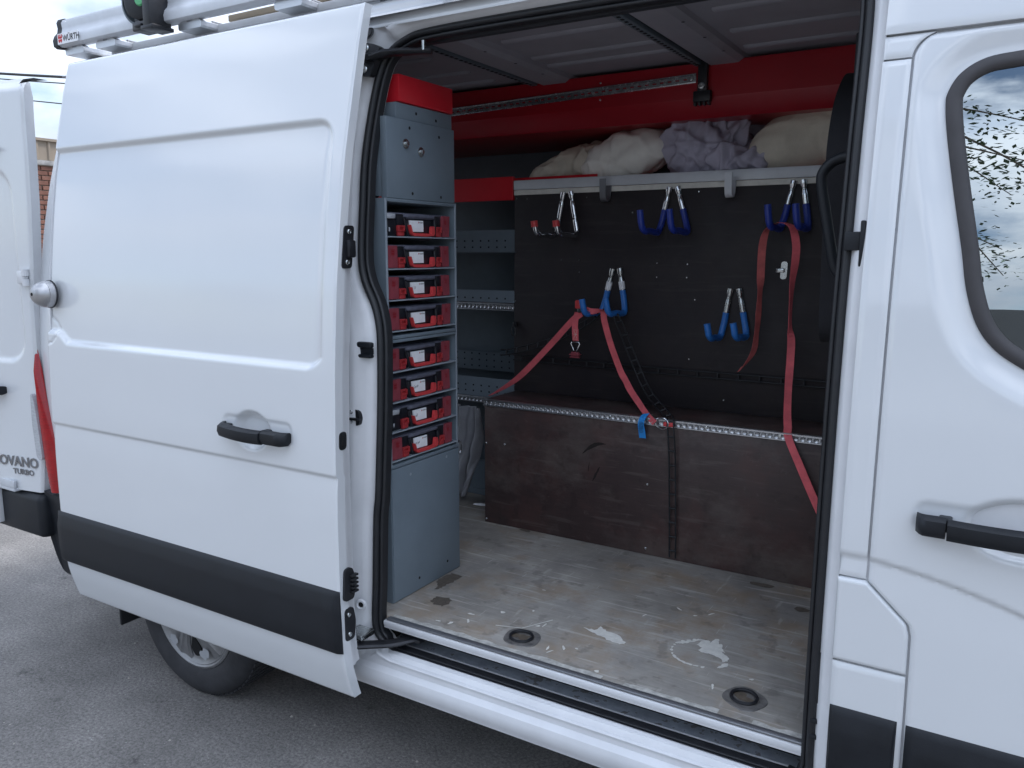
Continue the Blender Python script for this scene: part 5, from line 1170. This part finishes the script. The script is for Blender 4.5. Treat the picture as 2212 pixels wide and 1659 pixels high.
cushion('blanket', 'small tucked fold of lilac sheet beside the large yellowish pillow', (-.885, 1.40, 2.050), .13, .105, .062, 'cloth_lilac', (0, .1, .2), .020, 11, .85, 70, .015)
cushion('pillow', 'large smooth yellowish pillow standing towards the cab', (-.640, 1.43, 2.125), .22, .105, .120, 'cloth_cream', (.3, -.20, .05), .008, 13, .70, 16, .006, .22)
cushion('blanket', 'dark bundled sheet pushed in behind the large pillow', (-.86, 1.62, 2.14), .15, .10, .11, 'cloth_lilac', (0, 0, .2), .02, 17, .85, 60, .016, 0, 5)

# ---- grey cloth hanging from the shelving
b = MB(); nu, nv = 40, 46
for j in range(nv + 1):
    v = j / nv; z = 1.01 - v * .43
    for i in range(nu + 1):
        u = i / nu; wd = .24 - .04 * v - .10 * max(0, v - .55) ** 1.0; x = -2.215 + u * wd + .01 * math.sin(v * 5)
        fold = .030 * math.sin(u * 17 + 1.5 * math.sin(v * 3) + .6) * (.4 + .6 * v) + .012 * math.sin(u * 31 + v * 7) + .02 * mnoise.noise(Vector((u * 5, v * 4, 3)))
        b.v.append((x, 1.20 + fold + .03 * v, z))
for j in range(nv):
    for i in range(nu): b.f.append((j * (nu + 1) + i, j * (nu + 1) + i + 1, (j + 1) * (nu + 1) + i + 1, (j + 1) * (nu + 1) + i))
cl = b.build('hanging_cloth', 'cloth_grey', None, smooth=80); tag(cl, 'slate grey jacket cloth hanging in folds below the perforated shelving', 'cloth')
so_ = cl.modifiers.new('thickness', 'SOLIDIFY'); so_.thickness = .004
b = MB(); b.add([(x, y, .5525) for x, y in blob(-1.98, 1.20, .03, .015, .3, 20, .4, 60)] + [(x, y, .558) for x, y in blob(-1.98, 1.20, .022, .010, .3, 20, .4, 60)], [tuple(range(20, 40))] + [(i, (i + 1) % 20, 20 + (i + 1) % 20, 20 + i) for i in range(20)]); tag(b.build('paper_scrap', 'paper', None), 'small crumpled white scrap lying on the floor by the bench end', 'litter')

# ---- black bent guard tube and padded trim by the bulkhead
b = MB(); b.tube(bez([(-.30, .42, 1.936), (-.345, .42, 1.940), (-.392, .42, 1.930), (-.418, .42, 1.903), (-.420, .42, 1.87), (-.402, .42, 1.78), (-.383, .42, 1.69), (-.372, .42, 1.658), (-.350, .42, 1.640), (-.30, .42, 1.635)], 8), .0135, 16)
tag(b.build('guard_tube', 'black_trim', None, smooth=60), 'bent black tube grab rail beside the door pillar', 'grab rail')
b = MB(); prof_ = round_poly([(.50, 1.98), (.56, 2.10), (.70, 2.20), (.95, 2.22), (.95, 1.45), (.55, 1.45)], .08, 6)
b.prism(prof_, lambda y, z: (-.43, y, z), lambda y, z: (-.378, y, z)); tag(b.build('bulkhead_pad', 'black_fabric', None, smooth=40), 'matt black padded panel fixed to the bulkhead behind the grab rail', 'panel')

# ================================================================== ROOF RACK
rr_ = thing('roof_rack', 'aluminium roof rack with cross bars and a long side rail', 'roof rack', (-1.6, 1.0, 2.47))
b = MB(); b.extrude([(.235, 2.446), (.20, 2.446), (.196, 2.448), (.196, 2.462), (.199, 2.472), (.206, 2.475), (.235, 2.475)], lambda p, t: (t, p[0], p[1]), [-3.0, -.2], closed=True, caps=True); b.build('side_rail', 'alu_painted', rr_, smooth=20)
for x in (-3.13, -2.93, -2.45, -1.98, -1.4, -.8):
    b = MB(); b.extrude([(-.055, 2.452), (-.06, 2.458), (-.06, 2.472), (-.045, 2.480), (-.015, 2.480), (-.012, 2.476), (.012, 2.476), (.015, 2.480), (.045, 2.480), (.06, 2.472), (.06, 2.458), (.055, 2.452)], lambda p, t: (x + p[0], t, p[1] - .001), [.128, .6, 1.4, 1.9], closed=True, caps=True)
    b.build('cross_bar', 'aluminium', rr_, smooth=20)
    if x > -3.1:
        b = MB(); b.box(x - .05, x + .05, .190, .24, 2.4765, 2.484, .002); b.box(x - .05, x + .05, .186, .1945, 2.464, 2.484, .002); b.build('clamp', 'aluminium_dark', rr_)
for x in (-3.0, -1.7, -.5):
    b = MB(); b.box(x - .03, x + .03, .20, .26, 2.436, 2.447, .002); b.build('foot', 'aluminium_dark', rr_)
car = thing('pipe_carrier', 'long aluminium pipe carrier with black end cap and sticker along the rack', 'carrier', (-2.2, .12, 2.47))
cp_ = [(.145, 2.498), (.105, 2.494), (.094, 2.500), (.092, 2.520), (.098, 2.536), (.110, 2.550), (.113, 2.566), (.110, 2.584), (.116, 2.596), (.126, 2.600), (.146, 2.598), (.150, 2.50)]
cp_ = [(y + .008, z - .0165) for y, z in cp_]
b = MB(); b.extrude(cp_, lambda p, t: (t, p[0], p[1]), [-3.19, -2.0, -.6], closed=True, caps=True); b.build('profile', 'alu_painted', car, smooth=40)
b = MB(); b.extrude([(y + (y - .13) * .10, z + (z - 2.5285) * .08) for y, z in cp_], lambda p, t: (t, p[0], p[1]), [-3.217, -3.189], closed=True, caps=True); b.build('end_cap', 'black_trim', car, smooth=40)
b = MB(); b.box(-3.184, -3.052, .0968, .0995, 2.4835, 2.5215); stk = b.build('sticker', 'paper', car, smooth=0)
b = MB(); logo(b, lambda x, z: (-3.166 + x, .0962, 2.5020 + z), .026); b.build('emblem', 'logo_red', stk, smooth=0)
text_mesh('WÜRTH', .0315, lambda x, y, z: (-3.148 + x, .0962 - z, 2.4915 + y), 'print', 'ink', stk, depth=.0, bold=.0006, squash=.92)
ree = thing('strap_reel', 'round black strap reel with green hub clamped on the carrier', 'reel', (-2.61, .08, 2.46))
b = MB(); b.lathe([(.0, .030), (.060, .030), (.068, .026), (.070, .0), (.068, -.05), (0, -.05)], (-2.625, .085, 2.558), (.15, -1, 0), 40); b.build('drum', 'black_trim', ree, smooth=40)
b = MB(); b.lathe([(.076, .018), (.084, .015), (.086, -.01), (.08, -.05)], (-2.64, .09, 2.558), (.15, -1, 0), 40); b.build('drum_rim', 'steel_dark', ree, smooth=40)
b = MB(); b.lathe([(0, .036), (.020, .035), (.024, .030)], (-2.612, .085, 2.553), (.15, -1, 0), 24); b.build('hub', 'green_plastic', ree)
b = MB(); b.box(-2.73, -2.705, .06, .10, 2.568, 2.603, .004); b.build('clip', 'green_plastic', ree)
b = MB(); b.box(-2.585, -2.548, .045, .13, 2.458, 2.60, .003); b.box(-2.60, -2.535, .045, .13, 2.450, 2.463, .002); b.box(-2.66, -2.585, .055, .12, 2.453, 2.483, .004); b.box(-2.638, -2.60, .046, .07, 2.463, 2.473, .003); b.build('bracket', 'black_metal', ree)
b = MB(); b.box(-2.53, -1.0, .45, 1.1, 2.535, 2.555); tag(b.build('roof_panel', 'solar_dark', None), 'flat dark panel carried on top of the roof rack', 'panel')
b = MB(); b.box(-2.52, -1.0, .352, .44, 2.535, 2.557, .002); tag(b.build('timber_batten', 'plank_wood', None), 'thin timber batten lying on the roof rack bars', 'batten')

# ================================================================== BACKGROUND
bw = thing('brick_building', 'red brick outbuilding with brown ribbed cladding along its top', 'building', (-13.2, 7.0, 0))
b = MB(); b.box(-16, -13.02, -1.0, 16, 0, 3.02); b.build('wall', 'mortar', bw, smooth=0)
b = MB(); n = 26
b.extrude([(-13.0, 0)], lambda p, t: (p[0], 0, 0), [0, 1])
b = MB(); ribs = []; y = -1.0
while y < 16: ribs += [(-12.98, y), (-12.98, y + .11), (-12.955, y + .125), (-12.955, y + .155), (-12.98, y + .17)]; y += .19
b.extrude(ribs, lambda p, t: (p[0], p[1], t), [3.11, 3.40]); b.build('cladding', 'cladding', bw, smooth=0)
b = MB(); b.box(-16, -12.93, -1.05, 16.05, 3.40, 3.44); b.box(-15.9, -12.985, -1, 16, 3.02, 3.40); b.build('roof', 'cladding', bw, smooth=0)
b = MB(); b.box(-13.25, -12.94, -1.0, 16, 3.03, 3.105, .01); b.build('coping', 'stone_cap', bw)
bme = None; row = 0; z = 1.10
while z < 3.0:
    y = 4.35 + (.11 if row % 2 else 0)
    while y < 6.75:
        if bme is None:
            q = MB(); q.box(-.03, .03, -.103, .103, -.031, .031, .005, 1); q.v = [(x + WLOC[bw].x, y_ + WLOC[bw].y, z_ + WLOC[bw].z) for x, y_, z_ in q.v]; o = q.build('brick', 'brick', bw); bme = o.data
        else:
            o = bpy.data.objects.new('brick', bme); COL.objects.link(o); o.parent = bw
        o.location = Vector((-13.012 + random.uniform(-.004, .004), y + random.uniform(-.004, .004), z)) - WLOC[bw]; o.rotation_euler = (0, 0, random.uniform(-.01, .01)); o.scale = (1, random.uniform(.94, 1.02), random.uniform(.94, 1.04))
        y += .22
    z += .0755; row += 1
def big_wall(y0, y1, z0, z1, name):
    b = MB(); zz5 = z0; r_ = 0
    while zz5 < z1:
        y = y0 + (.11 if r_ % 2 else 0)
        while y < y1: b.box(-13.04, -12.982, y - .103, y + .103, zz5 - .031, zz5 + .031); y += .22
        zz5 += .0755; r_ += 1
    o = b.build(name, 'brick', bw, smooth=0); o['kind'] = 'stuff'
big_wall(-.93, 4.34, .043, 3.0, 'brickwork'); big_wall(6.77, 15.9, .043, 3.0, 'brickwork'); big_wall(4.35, 6.75, .043, 1.06, 'brickwork')
for (p, q, s) in (((-14.95, 6, 4.702), (-13.015, 6, 4.417), 'thick black overhead cable nearest the roof line'), ((-14.18, 6, 4.50), (-13.06, 6, 4.33), 'thin overhead wire between the two other cables'), ((-14.18, 6, 4.19), (-13.17, 6, 4.03), 'lowest thin overhead wire above the brick building')):
    P0, P1 = Vector(p), Vector(q); d = (P1 - P0).normalized(); A = P0 - d * 16; B = P1 + d * 9
    b = MB(); b.tube([A.lerp(B, k / 24) + Vector((0, 0, -.25 * math.sin(math.pi * k / 24) + .25 * math.sin(math.pi * 16.6 / 27))) for k in range(25)], .022 if 'thick' in s else .010, 6)
    tag(b.build('overhead_cable', 'cable_black', None), s, 'cable')

# behind the camera: what the cab window mirrors
hs = thing('grey_roof_house', 'pale house with dark tiled roof and chimney across the yard', 'house', (3, -24, 0))
b = MB(); b.box(-6, 12, -28, -21, 0, 2.6); b.build('wall', 'render_wall', hs, smooth=0)
b = MB(); b.prism([(-20.6, 2.55), (-24.5, 5.0), (-28.4, 2.55)], lambda y, z: (-6.4, y, z), lambda y, z: (12.4, y, z)); b.build('roof', 'roof_tile', hs, smooth=0)
b = MB(); b.box(-1.3, -.6, -23.6, -22.9, 3.0, 6.2); b.box(-1.38, -.52, -23.68, -22.82, 6.2, 6.3); b.build('chimney', 'roof_tile', hs, smooth=0)
for x in (-4, 0, 5, 9):
    b = MB(); b.box(x, x + 1.1, -21.0, -20.96, 1.0, 2.1); b.build('window', 'solar_dark', hs, smooth=0)
def tree(loc, h, crown, seed, label):
    rnd = random.Random(seed); t = thing('leafy_tree', label, 'tree', loc); L0 = Vector(loc)
    b = MB(); trunk = bez([L0, L0 + Vector((.1, .05, h * .25)), L0 + Vector((-.1, .15, h * .5)), L0 + Vector((.05, .1, h * .8))], 6); b.tube(trunk, [.28 - .2 * i / (len(trunk) - 1) for i in range(len(trunk))], 10)
    tips = []
    for k in range(44):
        s = trunk[int(len(trunk) * (.52 + .46 * k / 44))]; a = rnd.random() * 6.28; l = crown * (.55 + .5 * rnd.random()); d = Vector((math.cos(a), math.sin(a), .15 + .5 * rnd.random())); e = s + d * l * .6; e2 = e + Vector((math.cos(a) * .45, math.sin(a) * .45, -.25 - .3 * rnd.random())) * l
        pth = bez([s, s.lerp(e, .5) + Vector((0, 0, .2)), e, e2], 5); b.tube(pth, [.06 - .052 * i / (len(pth) - 1) for i in range(len(pth))], 5); tips.append(pth)
    b.build('trunk', 'bark', t)
    b = MB()
    for pth in tips:
        for q in range(330):
            p = pth[int(len(pth) * (.35 + .64 * rnd.random()))] + Vector((rnd.gauss(0, .22), rnd.gauss(0, .22), rnd.gauss(-.10, .20))); a = rnd.random() * 6.28; d = Vector((math.cos(a), math.sin(a), -.9 + rnd.random())).normalized(); u = d.cross(Vector((rnd.random() - .5, rnd.random() - .5, 1))).normalized(); s = .06 + .07 * rnd.random()
            b.add([p, p + d * s * .55 + u * s * .28, p + d * s * 1.15, p + d * s * .55 - u * s * .28], [(0, 1, 2, 3)])
    o = b.build('crown', 'leaf', t, smooth=0, recalc=False)
    return t
tree((-3.3, -10.5, 0), 10.5, 4.2, 3, 'tall leafy tree with drooping twigs beyond the yard')
